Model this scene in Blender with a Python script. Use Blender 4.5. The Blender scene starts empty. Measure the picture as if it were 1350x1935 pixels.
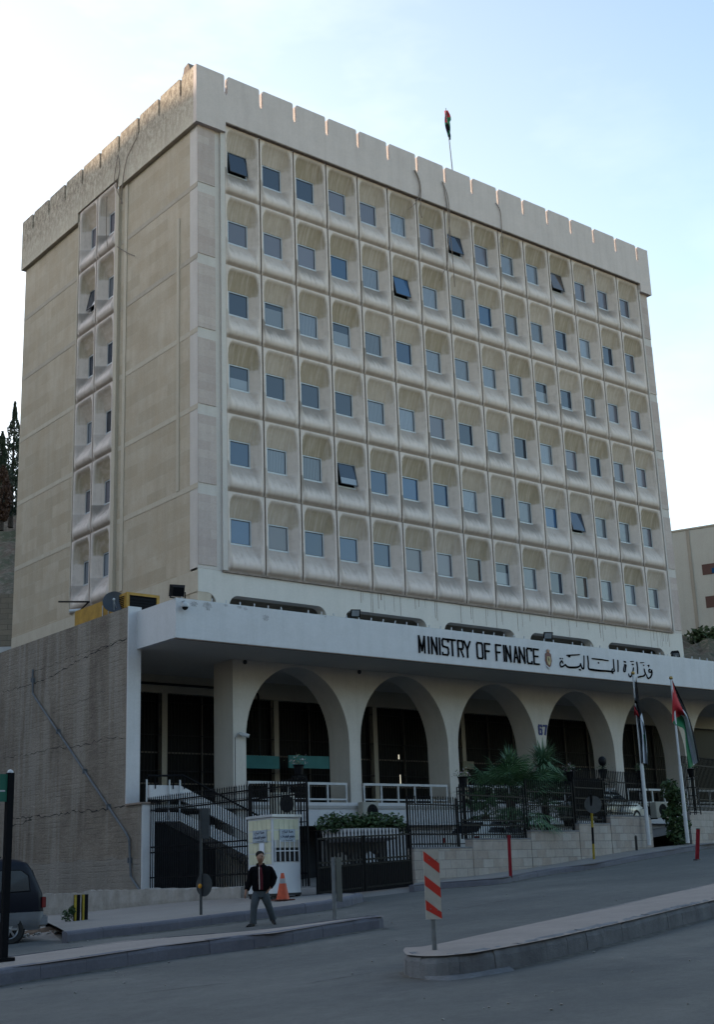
import bpy, bmesh, math, random
import numpy as np
from mathutils import Vector, Matrix
random.seed(7)
R_ = math.radians
sc = bpy.context.scene
COL = sc.collection
ZO = 33.0
# ------------------------------------------------------------------ camera
F_, PX, PY = 2437.630, 669.084, 956.077
C0 = np.array([-25.84450, -41.14950, -31.35659])
def cam_matrix():
    rx, ry, rz = CAM_E
    c, s = math.cos, math.sin
    Rz = np.array([[c(rz), -s(rz), 0], [s(rz), c(rz), 0], [0, 0, 1]])
    Rx = np.array([[1, 0, 0], [0, c(rx), -s(rx)], [0, s(rx), c(rx)]])
    Rr = np.array([[c(ry), 0, s(ry)], [0, 1, 0], [-s(ry), 0, c(ry)]])
    return Rz @ Rx @ Rr
CAM_E = (0.277886, 0.035972, -0.685672)
RM = cam_matrix()
def ray(u, v): return RM @ np.array([(u - PX) / F_, 1, -(v - PY) / F_])
def at(u, v, t):
    p = C0 + ray(u, v) * t; return (p[0], p[1], p[2] + ZO)
def onY(u, v, y):
    d = ray(u, v); p = C0 + d * (y - C0[1]) / d[1]; return (p[0], p[1], p[2] + ZO)
def onX(u, v, x):
    d = ray(u, v); p = C0 + d * (x - C0[0]) / d[0]; return (p[0], p[1], p[2] + ZO)
def onP(u, v, p0, n):
    d = ray(u, v); c = C0 + np.array([0, 0, ZO]); n = np.array(n, float)
    p = c + d * (np.dot(np.array(p0) - c, n) / np.dot(d, n)); return tuple(p)
# ------------------------------------------------------------------ ground surface
_anch = [(790,1845,17.5,0),(1350,1722,24.5,0),(490,1748,31,0),(822,1795,19,.25),(730,1752,27.5,0),(240,1812,24,0),(0,1858,21.5,0),
 (130,1772,31.2,0),(380,1745,32,0),(600,1722,34,0),(20,1783,27.4,0),(540,1690,36,.2),(700,1688,38,0),(800,1680,40,0),(965,1667,42,0),
 (1100,1640,47,0),(1350,1607,57,0),(785,1668,40.5,.2),(1235,1600,53,.2),(1300,1588,55,.2)]
_A = [at(u, v, t)[:2] + (at(u, v, t)[2] - dz,) for u, v, t, dz in _anch]
for u, v in ((95, 1732), (283, 1712), (450, 1694)):
    p = onX(u, v, -3.75); _A.append((p[0], p[1], p[2] - .22))
_A.append((C0[0], C0[1], .0)); _A.append((-5, -40, .85)); _A.append((-40, -25, -1.1))
_A = np.array(_A)
def _pl(x, y): return -31.97 + ZO + .05 * x
_S = 9.0
_K = np.exp(-((_A[:, None, 0] - _A[None, :, 0])**2 + (_A[:, None, 1] - _A[None, :, 1])**2) / (2 * _S * _S))
_w = np.linalg.solve(_K + .12 * np.eye(len(_A)), _A[:, 2] - _pl(_A[:, 0], 0))
def g(x, y):
    k = np.exp(-((x - _A[:, 0])**2 + (y - _A[:, 1])**2) / (2 * _S * _S))
    return float(_pl(max(-70, min(90, x)), y) + k @ _w)
def gp(u, v, dz=0.0, tmin=12, tmax=75):
    c = C0 + np.array([0, 0, ZO]); d = ray(u, v)
    t0 = tmin; f0 = None
    t = tmin
    while t < tmax:
        p = c + d * t; f = p[2] - g(p[0], p[1]) - dz
        if f < 0:
            lo, hi = t - .25, t
            for _ in range(18):
                m = (lo + hi) / 2; q = c + d * m
                if q[2] - g(q[0], q[1]) - dz < 0: hi = m
                else: lo = m
            q = c + d * hi; return (q[0], q[1], q[2])
        t += .25
    q = c + d * tmax
    return (q[0], q[1], g(q[0], q[1]) + dz)
def gpt(u, v, t, dz=0.0):
    """ground point under pixel column at given depth"""
    p = at(u, v, t); return (p[0], p[1], g(p[0], p[1]) + dz)
# ------------------------------------------------------------------ materials
def nt(name):
    m = bpy.data.materials.new(name); m.use_nodes = True
    n = m.node_tree.nodes; l = m.node_tree.links
    return m, n, l, n['Principled BSDF']
def node(n, t, **kw):
    x = n.new(t)
    for k, v in kw.items():
        if k.startswith('i_'):
            x.inputs[k[2:].replace('_', ' ')].default_value = v
        else: setattr(x, k, v)
    return x
def c4(c): return (c[0], c[1], c[2], 1)
def mix(n, l, fac, a, b, bt='MIX'):
    m = n.new('ShaderNodeMix'); m.data_type = 'RGBA'; m.blend_type = bt
    for s, v in ((m.inputs[0], fac), (m.inputs[6], a), (m.inputs[7], b)):
        if isinstance(v, (int, float)): s.default_value = v
        elif isinstance(v, tuple): s.default_value = c4(v)
        else: l.new(v, s)
    return m.outputs[2]
def ramp(n, l, src, stops):
    r = n.new('ShaderNodeValToRGB'); e = r.color_ramp.elements
    while len(e) < len(stops): e.new(.5)
    for k, (p, v) in enumerate(stops):
        e[k].position = p; e[k].color = (v, v, v, 1)
    l.new(src, r.inputs[0]); return r.outputs[0]
def noise(n, l, vec, scale, detail=4, rough=.55, sc3=None):
    if sc3:
        mp = n.new('ShaderNodeMapping'); mp.inputs['Scale'].default_value = sc3
        l.new(vec, mp.inputs[0]); vec = mp.outputs[0]
    t = n.new('ShaderNodeTexNoise'); t.inputs['Scale'].default_value = scale
    t.inputs['Detail'].default_value = detail; t.inputs['Roughness'].default_value = rough
    l.new(vec, t.inputs['Vector']); return t.outputs[0]
def mathn(n, l, op, a, b=None):
    m = n.new('ShaderNodeMath'); m.operation = op
    for s, v in ((m.inputs[0], a), (m.inputs[1], b)):
        if v is None: continue
        if isinstance(v, (int, float)): s.default_value = v
        else: l.new(v, s)
    return m.outputs[0]
def bump(n, l, bs, h, strength=.3, dist=.02):
    b = n.new('ShaderNodeBump'); b.inputs['Strength'].default_value = strength; b.inputs['Distance'].default_value = dist
    l.new(h, b.inputs['Height']); l.new(b.outputs[0], bs.inputs['Normal'])
def geo_pos(n):
    return n.new('ShaderNodeNewGeometry').outputs['Position']
def mat(name, col, rough=.8, var=.15, scale=2.0, metal=0.0, bstr=.0, bscale=30, spec=.3, col2=None, coat=0):
    m, n, l, b = nt(name)
    b.inputs['Roughness'].default_value = rough; b.inputs['Metallic'].default_value = metal
    b.inputs['Specular IOR Level'].default_value = spec
    if coat: b.inputs['Coat Weight'].default_value = coat
    if var > 0:
        vec = n.new('ShaderNodeTexCoord').outputs['Object']
        f = noise(n, l, vec, scale)
        f = ramp(n, l, f, [(.3, 0), (.7, 1)])
        c2 = col2 or tuple(c * (1 - var * 2) for c in col)
        l.new(mix(n, l, f, tuple(c2), tuple(col)), b.inputs['Base Color'])
        if bstr: bump(n, l, b, noise(n, l, vec, bscale, 5), bstr)
    else: b.inputs['Base Color'].default_value = c4(col)
    return m
def concrete(name, col, stain, streak=.5, amt=.6, bstr=.3, scale=1.2):
    """plaster or concrete with vertical rain streaks and blotches, in world position"""
    m, n, l, b = nt(name)
    pos = geo_pos(n)
    f1 = ramp(n, l, noise(n, l, pos, scale, 6, .65), [(.35, 0), (.75, 1)])
    f2 = ramp(n, l, noise(n, l, pos, 1.0, 5, .6, (3.0, 3.0, .22)), [(.45, 0), (.78, 1)])
    f3 = noise(n, l, pos, 14, 5, .7)
    c = mix(n, l, mathn(n, l, 'MULTIPLY', f1, amt * .55), col, stain)
    c = mix(n, l, mathn(n, l, 'MULTIPLY', f2, streak), c, stain)
    c = mix(n, l, .22, c, f3, 'SOFT_LIGHT')
    l.new(c, b.inputs['Base Color']); b.inputs['Roughness'].default_value = .88
    b.inputs['Specular IOR Level'].default_value = .25
    bump(n, l, b, noise(n, l, pos, 25, 6, .7), bstr, .02)
    return m
def stone(name, cols, mortar, bw, bh, axis='XZ', ms=.012, bstr=.4, off=.5, tint=None):
    m, n, l, b = nt(name)
    pos = geo_pos(n)
    sp = n.new('ShaderNodeSeparateXYZ'); l.new(pos, sp.inputs[0])
    cb = n.new('ShaderNodeCombineXYZ')
    l.new(sp.outputs[{'X': 0, 'Y': 1}[axis[0]]], cb.inputs[0]); l.new(sp.outputs[2], cb.inputs[1])
    br = n.new('ShaderNodeTexBrick'); br.offset = off
    l.new(cb.outputs[0], br.inputs['Vector'])
    br.inputs['Color1'].default_value = c4(cols[0]); br.inputs['Color2'].default_value = c4(cols[1])
    br.inputs['Mortar'].default_value = c4(mortar); br.inputs['Scale'].default_value = 1
    br.inputs['Brick Width'].default_value = bw; br.inputs['Row Height'].default_value = bh
    br.inputs['Mortar Size'].default_value = ms; br.inputs['Mortar Smooth'].default_value = .3
    f1 = ramp(n, l, noise(n, l, pos, .8, 6, .65), [(.35, 0), (.7, 1)])
    f2 = ramp(n, l, noise(n, l, pos, 1.0, 5, .6, (2.6, 2.6, .25)), [(.4, 0), (.75, 1)])
    c = mix(n, l, mathn(n, l, 'MULTIPLY', f1, .5 if tint else .35), br.outputs[0], tint or mortar)
    c = mix(n, l, mathn(n, l, 'MULTIPLY', f2, .28), c, tuple(x * .62 for x in cols[0]))
    c = mix(n, l, .35, c, noise(n, l, pos, 12, 6, .75), 'SOFT_LIGHT')
    if tint:
        pit = ramp(n, l, noise(n, l, pos, 3.5, 7, .8), [(.60, 0), (.70, 1)]); c = mix(n, l, mathn(n, l, 'MULTIPLY', pit, .45), c, tuple(x*.5 for x in tint))
    l.new(c, b.inputs['Base Color']); b.inputs['Roughness'].default_value = .9
    b.inputs['Specular IOR Level'].default_value = .2
    h = mathn(n, l, 'ADD', mathn(n, l, 'MULTIPLY', br.outputs[1], -.6), mathn(n, l, 'MULTIPLY', noise(n, l, pos, 18, 6, .75), .8))
    bump(n, l, b, h, bstr, .02)
    return m
M = {}
M['parapet'] = concrete('parapet_concrete', (.485, .415, .39), (.32, .27, .25), .35, .5)
M['parapet_side'] = None
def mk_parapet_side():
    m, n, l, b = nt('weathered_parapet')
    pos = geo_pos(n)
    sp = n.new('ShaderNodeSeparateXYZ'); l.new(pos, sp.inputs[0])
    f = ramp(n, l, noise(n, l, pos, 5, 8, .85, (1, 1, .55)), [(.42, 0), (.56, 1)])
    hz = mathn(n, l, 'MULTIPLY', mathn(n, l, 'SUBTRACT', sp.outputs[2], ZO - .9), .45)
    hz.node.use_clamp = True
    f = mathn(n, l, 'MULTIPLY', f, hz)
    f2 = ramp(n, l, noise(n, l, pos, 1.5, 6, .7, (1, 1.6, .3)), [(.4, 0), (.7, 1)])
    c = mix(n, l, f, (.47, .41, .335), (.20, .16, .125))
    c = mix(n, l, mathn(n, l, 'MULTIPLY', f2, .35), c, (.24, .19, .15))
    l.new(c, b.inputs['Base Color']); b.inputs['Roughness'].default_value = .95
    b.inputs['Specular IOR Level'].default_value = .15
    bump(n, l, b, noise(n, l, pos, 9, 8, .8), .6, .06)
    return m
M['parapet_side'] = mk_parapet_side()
M['stone_front'] = stone('pink_stone_blocks', [(.36, .285, .26), (.43, .355, .325)], (.35, .30, .28), 1.15, .36, 'XZ', .008, .3)
M['stone_side'] = stone('beige_stone_blocks', [(.335, .28, .215), (.41, .345, .275)], (.385, .335, .27), 1.6, .55, 'YZ', .012, .3, tint=(.30, .225, .15))
M['conc_side'] = concrete('side_band_concrete', (.405, .35, .285), (.30, .25, .195), .4, .7)
M['conc_side_d'] = concrete('side_band_dark_concrete', (.33, .285, .235), (.24, .20, .16), .4, .7)
M['conc_frame'] = concrete('frame_concrete', (.46, .415, .39), (.31, .27, .24), .35, .5)
M['band_white'] = concrete('painted_base_band', (.49, .46, .43), (.32, .30, .28), .22, .35, .12)
M['white_paint'] = concrete('white_painted_plaster', (.475, .47, .485), (.33, .32, .325), .3, .55, .15)
M['column'] = concrete('column_plaster', (.45, .425, .40), (.31, .285, .26), .35, .6, .15)
M['soffit'] = concrete('soffit_plaster', (.46, .43, .40), (.36, .33, .30), .1, .5, .1)
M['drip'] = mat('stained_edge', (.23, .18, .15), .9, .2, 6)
M['beam'] = concrete('porch_beam_plaster', (.34, .31, .26), (.25, .22, .18), .2, .4, .1)
M['porchwall'] = mat('porch_window_dark', (.005, .006, .007), .4, 0, spec=.05)
M['dark'] = mat('dark_interior', (.008, .008, .009), .9, 0)
M['darkgrey'] = mat('dark_grey_plaster', (.028, .029, .031), .9, .2)
M['iron'] = mat('black_iron', (.0035, .004, .006), .6, .1, 8, 0, spec=.1)
M['grille'] = mat('window_grille_iron', (.018, .018, .02), .7, .1, 8, 0, spec=.1)
M['slotceil'] = mat('slot_ceiling_plaster', (.24, .20, .15), .9, .2, 3)
M['white_metal'] = mat('white_painted_metal', (.42, .43, .45), .5, .1, 5)
M['alu'] = mat('aluminium_window_frame', (.42, .44, .47), .45, .1, 9, .2)
M['sash'] = mat('dark_sash_metal', (.03, .033, .04), .45, 0)
M['roof'] = concrete('roof_screed', (.3, .3, .3), (.2, .2, .2), .1, .5)
M['interior_floor'] = concrete('porch_floor_tile', (.3, .29, .28), (.2, .2, .2), .1, .5)
# --- coffered facade panel
def mk_coffer():
    m, n, l, b = nt('coffered_concrete')
    oc = n.new('ShaderNodeTexCoord').outputs['Object']
    pos = geo_pos(n)
    sp = n.new('ShaderNodeSeparateXYZ'); l.new(oc, sp.inputs[0])
    x, y, z = sp.outputs
    def sm(src, a, c2, lo=0., hi=1.):
        r = n.new('ShaderNodeMapRange'); r.interpolation_type = 'SMOOTHSTEP'
        l.new(src, r.inputs[0]); r.inputs[1].default_value = a; r.inputs[2].default_value = c2
        r.inputs[3].default_value = lo; r.inputs[4].default_value = hi; return r.outputs[0]
    st = noise(n, l, pos, 1.0, 4, .6, (8, 3, .6))
    st2 = noise(n, l, pos, 1.0, 3, .55, (12, 2, .4))
    blot = noise(n, l, pos, 2.3, 6, .7)
    # top cove: underside shade painted in brown, with dirt streaks
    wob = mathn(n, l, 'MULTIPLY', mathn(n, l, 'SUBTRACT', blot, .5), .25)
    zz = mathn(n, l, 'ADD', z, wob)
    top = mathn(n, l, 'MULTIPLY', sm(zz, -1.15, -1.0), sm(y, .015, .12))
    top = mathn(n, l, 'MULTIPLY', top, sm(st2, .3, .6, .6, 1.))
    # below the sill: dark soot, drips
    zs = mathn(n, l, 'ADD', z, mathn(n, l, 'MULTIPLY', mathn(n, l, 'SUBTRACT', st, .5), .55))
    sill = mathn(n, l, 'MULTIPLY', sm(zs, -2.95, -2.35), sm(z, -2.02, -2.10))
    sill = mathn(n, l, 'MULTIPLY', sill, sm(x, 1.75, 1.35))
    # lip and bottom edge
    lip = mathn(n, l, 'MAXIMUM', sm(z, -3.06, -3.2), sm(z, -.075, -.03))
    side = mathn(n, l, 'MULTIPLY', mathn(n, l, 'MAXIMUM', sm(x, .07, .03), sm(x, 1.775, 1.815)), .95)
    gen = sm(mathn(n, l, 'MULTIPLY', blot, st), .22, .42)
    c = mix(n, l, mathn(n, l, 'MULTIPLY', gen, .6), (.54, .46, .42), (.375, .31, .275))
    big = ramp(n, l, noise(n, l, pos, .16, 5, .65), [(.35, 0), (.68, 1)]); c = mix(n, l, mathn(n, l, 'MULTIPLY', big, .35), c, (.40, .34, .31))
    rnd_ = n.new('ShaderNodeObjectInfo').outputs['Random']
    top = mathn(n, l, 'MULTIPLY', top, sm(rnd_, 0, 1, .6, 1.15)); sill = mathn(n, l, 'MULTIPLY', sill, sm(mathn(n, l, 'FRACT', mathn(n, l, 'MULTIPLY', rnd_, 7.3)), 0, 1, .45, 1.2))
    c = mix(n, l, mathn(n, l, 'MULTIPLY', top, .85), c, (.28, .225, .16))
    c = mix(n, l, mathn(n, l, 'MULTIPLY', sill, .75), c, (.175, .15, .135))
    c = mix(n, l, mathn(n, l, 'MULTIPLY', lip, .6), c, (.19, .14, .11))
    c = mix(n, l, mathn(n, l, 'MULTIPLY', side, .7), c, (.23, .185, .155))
    c = mix(n, l, .22, c, noise(n, l, pos, 5, 6, .7), 'SOFT_LIGHT')
    l.new(c, b.inputs['Base Color']); b.inputs['Roughness'].default_value = .9
    b.inputs['Specular IOR Level'].default_value = .2
    bump(n, l, b, noise(n, l, pos, 20, 6, .7), .12, .01)
    return m
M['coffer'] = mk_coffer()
def glass(name, col, rough=.04, folds=0.0, halfcol=None, half=.5):
    m, n, l, b = nt(name)
    oc = n.new('ShaderNodeTexCoord').outputs['Object']
    base = col
    src = None
    if folds:
        w = n.new('ShaderNodeTexWave'); w.wave_type = 'BANDS'; w.bands_direction = 'X'
        w.inputs['Scale'].default_value = 4; w.inputs['Distortion'].default_value = 2.5; w.inputs['Detail'].default_value = 2
        l.new(oc, w.inputs[0])
        src = mix(n, l, w.outputs['Fac'], tuple(c * (1 - folds) for c in col), col)
    if halfcol:
        sp = n.new('ShaderNodeSeparateXYZ'); l.new(oc, sp.inputs[0])
        fac = mathn(n, l, 'GREATER_THAN', sp.outputs[2], mathn(n, l, 'SUBTRACT', -.15, mathn(n, l, 'MULTIPLY', n.new('ShaderNodeObjectInfo').outputs['Random'], .75)))
        src = mix(n, l, fac, halfcol, src if src is not None else col)
    pos = geo_pos(n)
    nz = ramp(n, l, n.new('ShaderNodeObjectInfo').outputs['Random'], [(.0, .45), (1, 1.0)])
    src2 = mix(n, l, 1.0, src if src is not None else col, nz, 'MULTIPLY')
    l.new(src2, b.inputs['Base Color'])
    b.inputs['Roughness'].default_value = rough; b.inputs['Specular IOR Level'].default_value = .55
    bump(n, l, b, noise(n, l, pos, 1.7, 2), .02, .05)
    return m
GL = [glass('window_glass_dark', (.02, .036, .066)), glass('window_glass_blue', (.02, .075, .17)),
      glass('window_glass_blind', (.13, .125, .155), .15), glass('window_glass_curtain', (.22, .25, .30), .12, .55),
      glass('window_glass_half', (.02, .035, .06), .1, 0, (.24, .27, .31), .5), glass('window_glass_brown', (.09, .07, .065), .08, .3)]
# ------------------------------------------------------------------ mesh builder
ORG = {}
class MB:
    def __init__(s): s.v = []; s.f = []; s.m = []; s.cur = 0
    def add(s, vs, fs):
        k = len(s.v); s.v += [tuple(map(float, p)) for p in vs]
        for f in fs: s.f.append(tuple(i + k for i in f)); s.m.append(s.cur)
        return s
    def box(s, a, b):
        x0, y0, z0 = [min(a[i], b[i]) for i in range(3)]; x1, y1, z1 = [max(a[i], b[i]) for i in range(3)]
        return s.add([(x0,y0,z0),(x1,y0,z0),(x1,y1,z0),(x0,y1,z0),(x0,y0,z1),(x1,y0,z1),(x1,y1,z1),(x0,y1,z1)],
              [(0,3,2,1),(4,5,6,7),(0,1,5,4),(1,2,6,5),(2,3,7,6),(3,0,4,7)])
    def bbox(s, a, b, r=.01):
        """box with chamfered edges"""
        x0, y0, z0 = [min(a[i], b[i]) for i in range(3)]; x1, y1, z1 = [max(a[i], b[i]) for i in range(3)]
        bm = bmesh.new(); bmesh.ops.create_cube(bm, size=1)
        for v in bm.verts: v.co = Vector(((x0+x1)/2 + v.co.x*(x1-x0), (y0+y1)/2 + v.co.y*(y1-y0), (z0+z1)/2 + v.co.z*(z1-z0)))
        bmesh.ops.bevel(bm, geom=list(bm.edges), offset=r, segments=2, affect='EDGES')
        return s.frombm(bm)
    def frombm(s, bm, mtx=None):
        bm.verts.index_update()
        s.add([(mtx @ v.co if mtx else v.co)[:] for v in bm.verts], [[v.index for v in f.verts] for f in bm.faces]); bm.free(); return s
    def bar(s, p, q, w, h=None, up=(0, 0, 1)):
        """rectangular bar from p to q"""
        h = h or w; p = Vector(p); q = Vector(q); d = (q - p).normalized()
        upv = Vector(up)
        if abs(d.dot(upv)) > .98: upv = Vector((0, 1, 0))
        a = d.cross(upv).normalized() * w / 2; b = a.cross(d).normalized() * h / 2
        vs = [p-a-b, p+a-b, p+a+b, p-a+b, q-a-b, q+a-b, q+a+b, q-a+b]
        return s.add(vs, [(0,1,2,3),(7,6,5,4),(0,4,5,1),(1,5,6,2),(2,6,7,3),(3,7,4,0)])
    def tube(s, pts, r, n=8, cap=True):
        pts = [Vector(p) for p in pts]; k = len(pts)
        rr = r if isinstance(r, (list, tuple)) else [r] * k
        vs = []; prev = None
        for i, p in enumerate(pts):
            d = (pts[min(i+1, k-1)] - pts[max(i-1, 0)]).normalized()
            a = prev if prev is not None else (Vector((0,0,1)) if abs(d.z) < .9 else Vector((1,0,0)))
            a = (a - d * a.dot(d)).normalized(); prev = a; b = d.cross(a)
            for j in range(n):
                t = 2 * math.pi * j / n; vs.append(p + (a * math.cos(t) + b * math.sin(t)) * rr[i])
        fs = [(i*n+j, i*n+(j+1)%n, (i+1)*n+(j+1)%n, (i+1)*n+j) for i in range(k-1) for j in range(n)]
        if cap: fs += [tuple(range(n-1, -1, -1)), tuple((k-1)*n + j for j in range(n))]
        return s.add(vs, fs)
    def lathe(s, c, prof, n=20):
        vs = [(c[0] + r*math.cos(2*math.pi*j/n), c[1] + r*math.sin(2*math.pi*j/n), c[2] + z) for r, z in prof for j in range(n)]
        k = len(prof)
        fs = [(i*n+j, i*n+(j+1)%n, (i+1)*n+(j+1)%n, (i+1)*n+j) for i in range(k-1) for j in range(n)]
        fs += [tuple(range(n-1,-1,-1)), tuple((k-1)*n+j for j in range(n))]
        return s.add(vs, fs)
    def prism(s, pts, off):
        """closed 3D polygon extruded by off, concave allowed"""
        bm = bmesh.new(); vs = [bm.verts.new(p) for p in pts]; f = bm.faces.new(vs)
        r = bmesh.ops.extrude_face_region(bm, geom=[f])
        bmesh.ops.translate(bm, verts=[e for e in r['geom'] if isinstance(e, bmesh.types.BMVert)], vec=off)
        bmesh.ops.triangulate(bm, faces=[f for f in bm.faces if len(f.verts) > 4])
        bmesh.ops.recalc_face_normals(bm, faces=bm.faces)
        return s.frombm(bm)
    def ball(s, c, r, seg=12, sq=(1, 1, 1)):
        bm = bmesh.new(); bmesh.ops.create_uvsphere(bm, u_segments=seg, v_segments=max(6, seg//2), radius=r)
        for v in bm.verts: v.co = Vector((v.co.x*sq[0]+c[0], v.co.y*sq[1]+c[1], v.co.z*sq[2]+c[2]))
        return s.frombm(bm)
    def grid(s, rows):
        k = len(rows); n = len(rows[0])
        return s.add([p for r in rows for p in r], [(i*n+j, i*n+j+1, (i+1)*n+j+1, (i+1)*n+j) for i in range(k-1) for j in range(n-1)])
    def mesh(s, name, mats, org=(0,0,0), smooth=False):
        me = bpy.data.meshes.new(name)
        me.from_pydata([(x-org[0], y-org[1], z-org[2]) for x, y, z in s.v], [], s.f)
        for m in (mats if isinstance(mats, (list, tuple)) else [mats]): me.materials.append(m)
        me.polygons.foreach_set('material_index', s.m)
        if smooth:
            me.polygons.foreach_set('use_smooth', [True]*len(me.polygons))
            try: me.set_sharp_from_angle(angle=R_(smooth if smooth is not True else 40))
            except Exception: pass
        me.update(); return me
    def build(s, name, mats, parent=None, smooth=False, local=False, org=None):
        if parent is not None:
            o_ = (0,0,0) if local else ORG[parent.name]
        else:
            xs = np.array(s.v)
            o_ = org or ((xs[:,0].min()+xs[:,0].max())/2, (xs[:,1].min()+xs[:,1].max())/2, xs[:,2].min())
        me = s.mesh(name, mats, o_, smooth)
        o = bpy.data.objects.new(name, me); COL.objects.link(o)
        if parent is not None: o.parent = parent; ORG[o.name] = ORG.get(parent.name, (0,0,0)) if not local else (0,0,0)
        else: o.location = o_; ORG[o.name] = tuple(o_)
        return o
def tag(o, label=None, cat=None, group=None, kind=None):
    if label: o['label'] = label
    if cat: o['category'] = cat
    if group: o['group'] = group
    if kind: o['kind'] = kind
    return o
def empty(name, loc, label, cat, group=None, rz=0):
    o = bpy.data.objects.new(name, None); COL.objects.link(o); o.location = loc; o.rotation_euler = (0, 0, rz)
    o.empty_display_size = .2
    ORG[o.name] = tuple(loc) if not rz else (0, 0, 0)
    return tag(o, label, cat, group)
def copy_tree(o, parent=None):
    c = o.copy(); COL.objects.link(c); c.parent = parent
    for ch in list(o.children): copy_tree(ch, c)
    return c
def struct(o): o['kind'] = 'structure'; return o
# ================================================================== THE TOWER
H = 3.3; A = 1.8456; MX = 1.327; W = MX + 15*A + .78; L = 16.76; OV = .19
ZG = ZO; ZB = ZO - 6*H
S1, S2 = 6.87, 10.51
tower = empty('ministry_tower', (W/2, L/2, 9.6), 'tall concrete office tower with rows of coffered windows and a notched parapet', 'building')
# core behind the panels
MB().box((.62, .62, ZB-.6), (W-.62, L-.05, ZG)).build('inner_core', M['dark'], tower)
# front pilasters, full height, with stone cladding panels
MB().box((0, .05, ZB-.02), (MX, .62, ZG)).build('corner_pier', M['conc_frame'], tower)
MB().box((W-.78, .05, ZB-.02), (W, .62, ZG)).build('corner_pier', M['conc_frame'], tower)
for i in range(6):
    z1 = ZG - i*H - (.34 if i else .0); z0 = ZG - (i+1)*H + .12
    for x0, x1 in ((.012, .86), (W-.66, W-.012)):
        MB().box((x0, .022, z0), (x1, .052, z1)).build('stone_panel', M['stone_front'], tower)
# raised moulding beside the grid
for x0, x1 in ((MX-.22, MX-.0), (W-.78, W-.70)):
    MB().box((x0, -.05, ZB), (x1, .05, ZG)).build('grid_border', M['conc_frame'], tower)
# side face: wall either side of the window strip, floor bands
def sidewall(y0, y1):
    MB().box((-.0, y0, 9.6), (.62, y1, ZG)).build('side_wall', M['stone_side'], tower)
sidewall(.622, S1); sidewall(S2, L)
MB().box((.001, S1, 9.6), (.62, S2, ZB)).build('side_wall', M['stone_side'], tower)
MB().box((.0, .07, 9.6), (.62, .62, ZB-.02)).build('side_wall', M['conc_side'], tower)
rnd = random.Random(3)
for i in range(1, 6):
    z = ZG - i*H
    for (y0, y1) in ((.02, S1-.35), (S2+.15, L-.02)):
        MB().box((-.012, y0, z-.12), (.0, y1, z+.10)).build('floor_band', M['conc_side_d'] if i in (1, 2) else M['conc_side'], tower)
MB().box((-.028, .02, ZB-.95), (.0, L-.02, ZB-.1)).build('floor_band', M['conc_side'], tower)
MB().box((-.035, 1.42, ZB+3.4), (0, 1.62, ZG-1*H-1.0)).build('wall_strip', M['conc_side'], tower)
MB().box((-.035, 5.95, ZB+.2), (0, 6.2, ZG)).build('wall_strip', M['conc_side'], tower)
# vertical rib framing the side grid
for y0, y1 in ((S1-.28, S1), (S2, S2+.1)):
    MB().box((-.14, y0, ZB), (.05, y1, ZG-.5)).build('side_grid_border', M['conc_side'], tower)
# ---- coffered panel
WX0, WX1, WZ0, WZ1, DP = .42, 1.45, -2.09, -.98, .42
def coffer_mesh():
    xs = [0, .026, .03, .07, .11] + list(np.linspace(.13, WX0, 9)) + list(np.linspace(WX0, WX1, 9))[1:] + list(np.linspace(WX1, A-.13, 9))[1:] + [A-.11, A-.07, A-.03, A-.026, A]
    zs = [0, -.03, -.06, -.09] + list(np.linspace(-.11, WZ1, 15)) + list(np.linspace(WZ1, WZ0, 8))[1:] + list(np.linspace(WZ0, -3.12, 18))[1:] + [-3.16, -3.2, -3.24, -3.27, -3.3]
    def y(x, z):
        gx = min(x, A-x)
        if gx < .028 or z > -.03: return .09           # joint groove
        tx = 1.0
        if x < WX0: tx = (x-.12)/(WX0-.12)
        elif x > WX1: tx = (A-.12-x)/(A-.12-WX1)
        tz = 1.0
        if z > WZ1: tz = (-z-.14)/(-WZ1-.14)
        elif z < WZ0: tz = (z+3.22)/(WZ0+3.22)
        tx = max(0, min(1, tx)); tz = max(0, min(1, tz))
        p = 2.6 if z > WZ1 else 3.2
        t = 1 - ((1-tx)**p + (1-tz)**p)**(1/p)
        t = max(0, t)
        if z > (WZ0+WZ1)/2: d = DP*(t**.62 if tz < 1 else t**.85)
        else:
            d = DP*(t**1.35) if tz < 1 else DP*t**.85
            # swelling belly
            if tz < 1: d -= .22*math.sin(math.pi*min(1, (1-tz)))*(1-tz)**1.2*min(1, tx*2.5)
        rim = min(1, max(0, (gx-.06)/.12))
        if z < -2.95: d += (.05+.11*rim)*((-2.95 - z)/.35)**1.6
        return d
    bm = MB()
    rows = [[(x, y(x, z), z) for x in xs] for z in zs]
    n = len(xs)
    bm.v = [p for r in rows for p in r]
    for i in range(len(zs)-1):
        for j in range(n-1):
            if xs[j] >= WX0-1e-6 and xs[j+1] <= WX1+1e-6 and zs[i] <= WZ1+1e-6 and zs[i+1] >= WZ0-1e-6: continue
            bm.f.append((i*n+j, (i+1)*n+j, (i+1)*n+j+1, i*n+j+1)); bm.m.append(0)
    # reveals of the window opening
    e = .10
    x0, x1, z0, z1, d = WX0, WX1, WZ0, WZ1, DP
    bm.add([(x0,d,z1),(x1,d,z1),(x1,d+e,z1),(x0,d+e,z1),(x0,d,z0),(x1,d,z0),(x1,d+e,z0),(x0,d+e,z0)],
           [(0,1,2,3),(4,7,6,5),(0,3,7,4),(1,5,6,2)])
    return bm.mesh('coffered_panel', M['coffer'], smooth=50)
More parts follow.
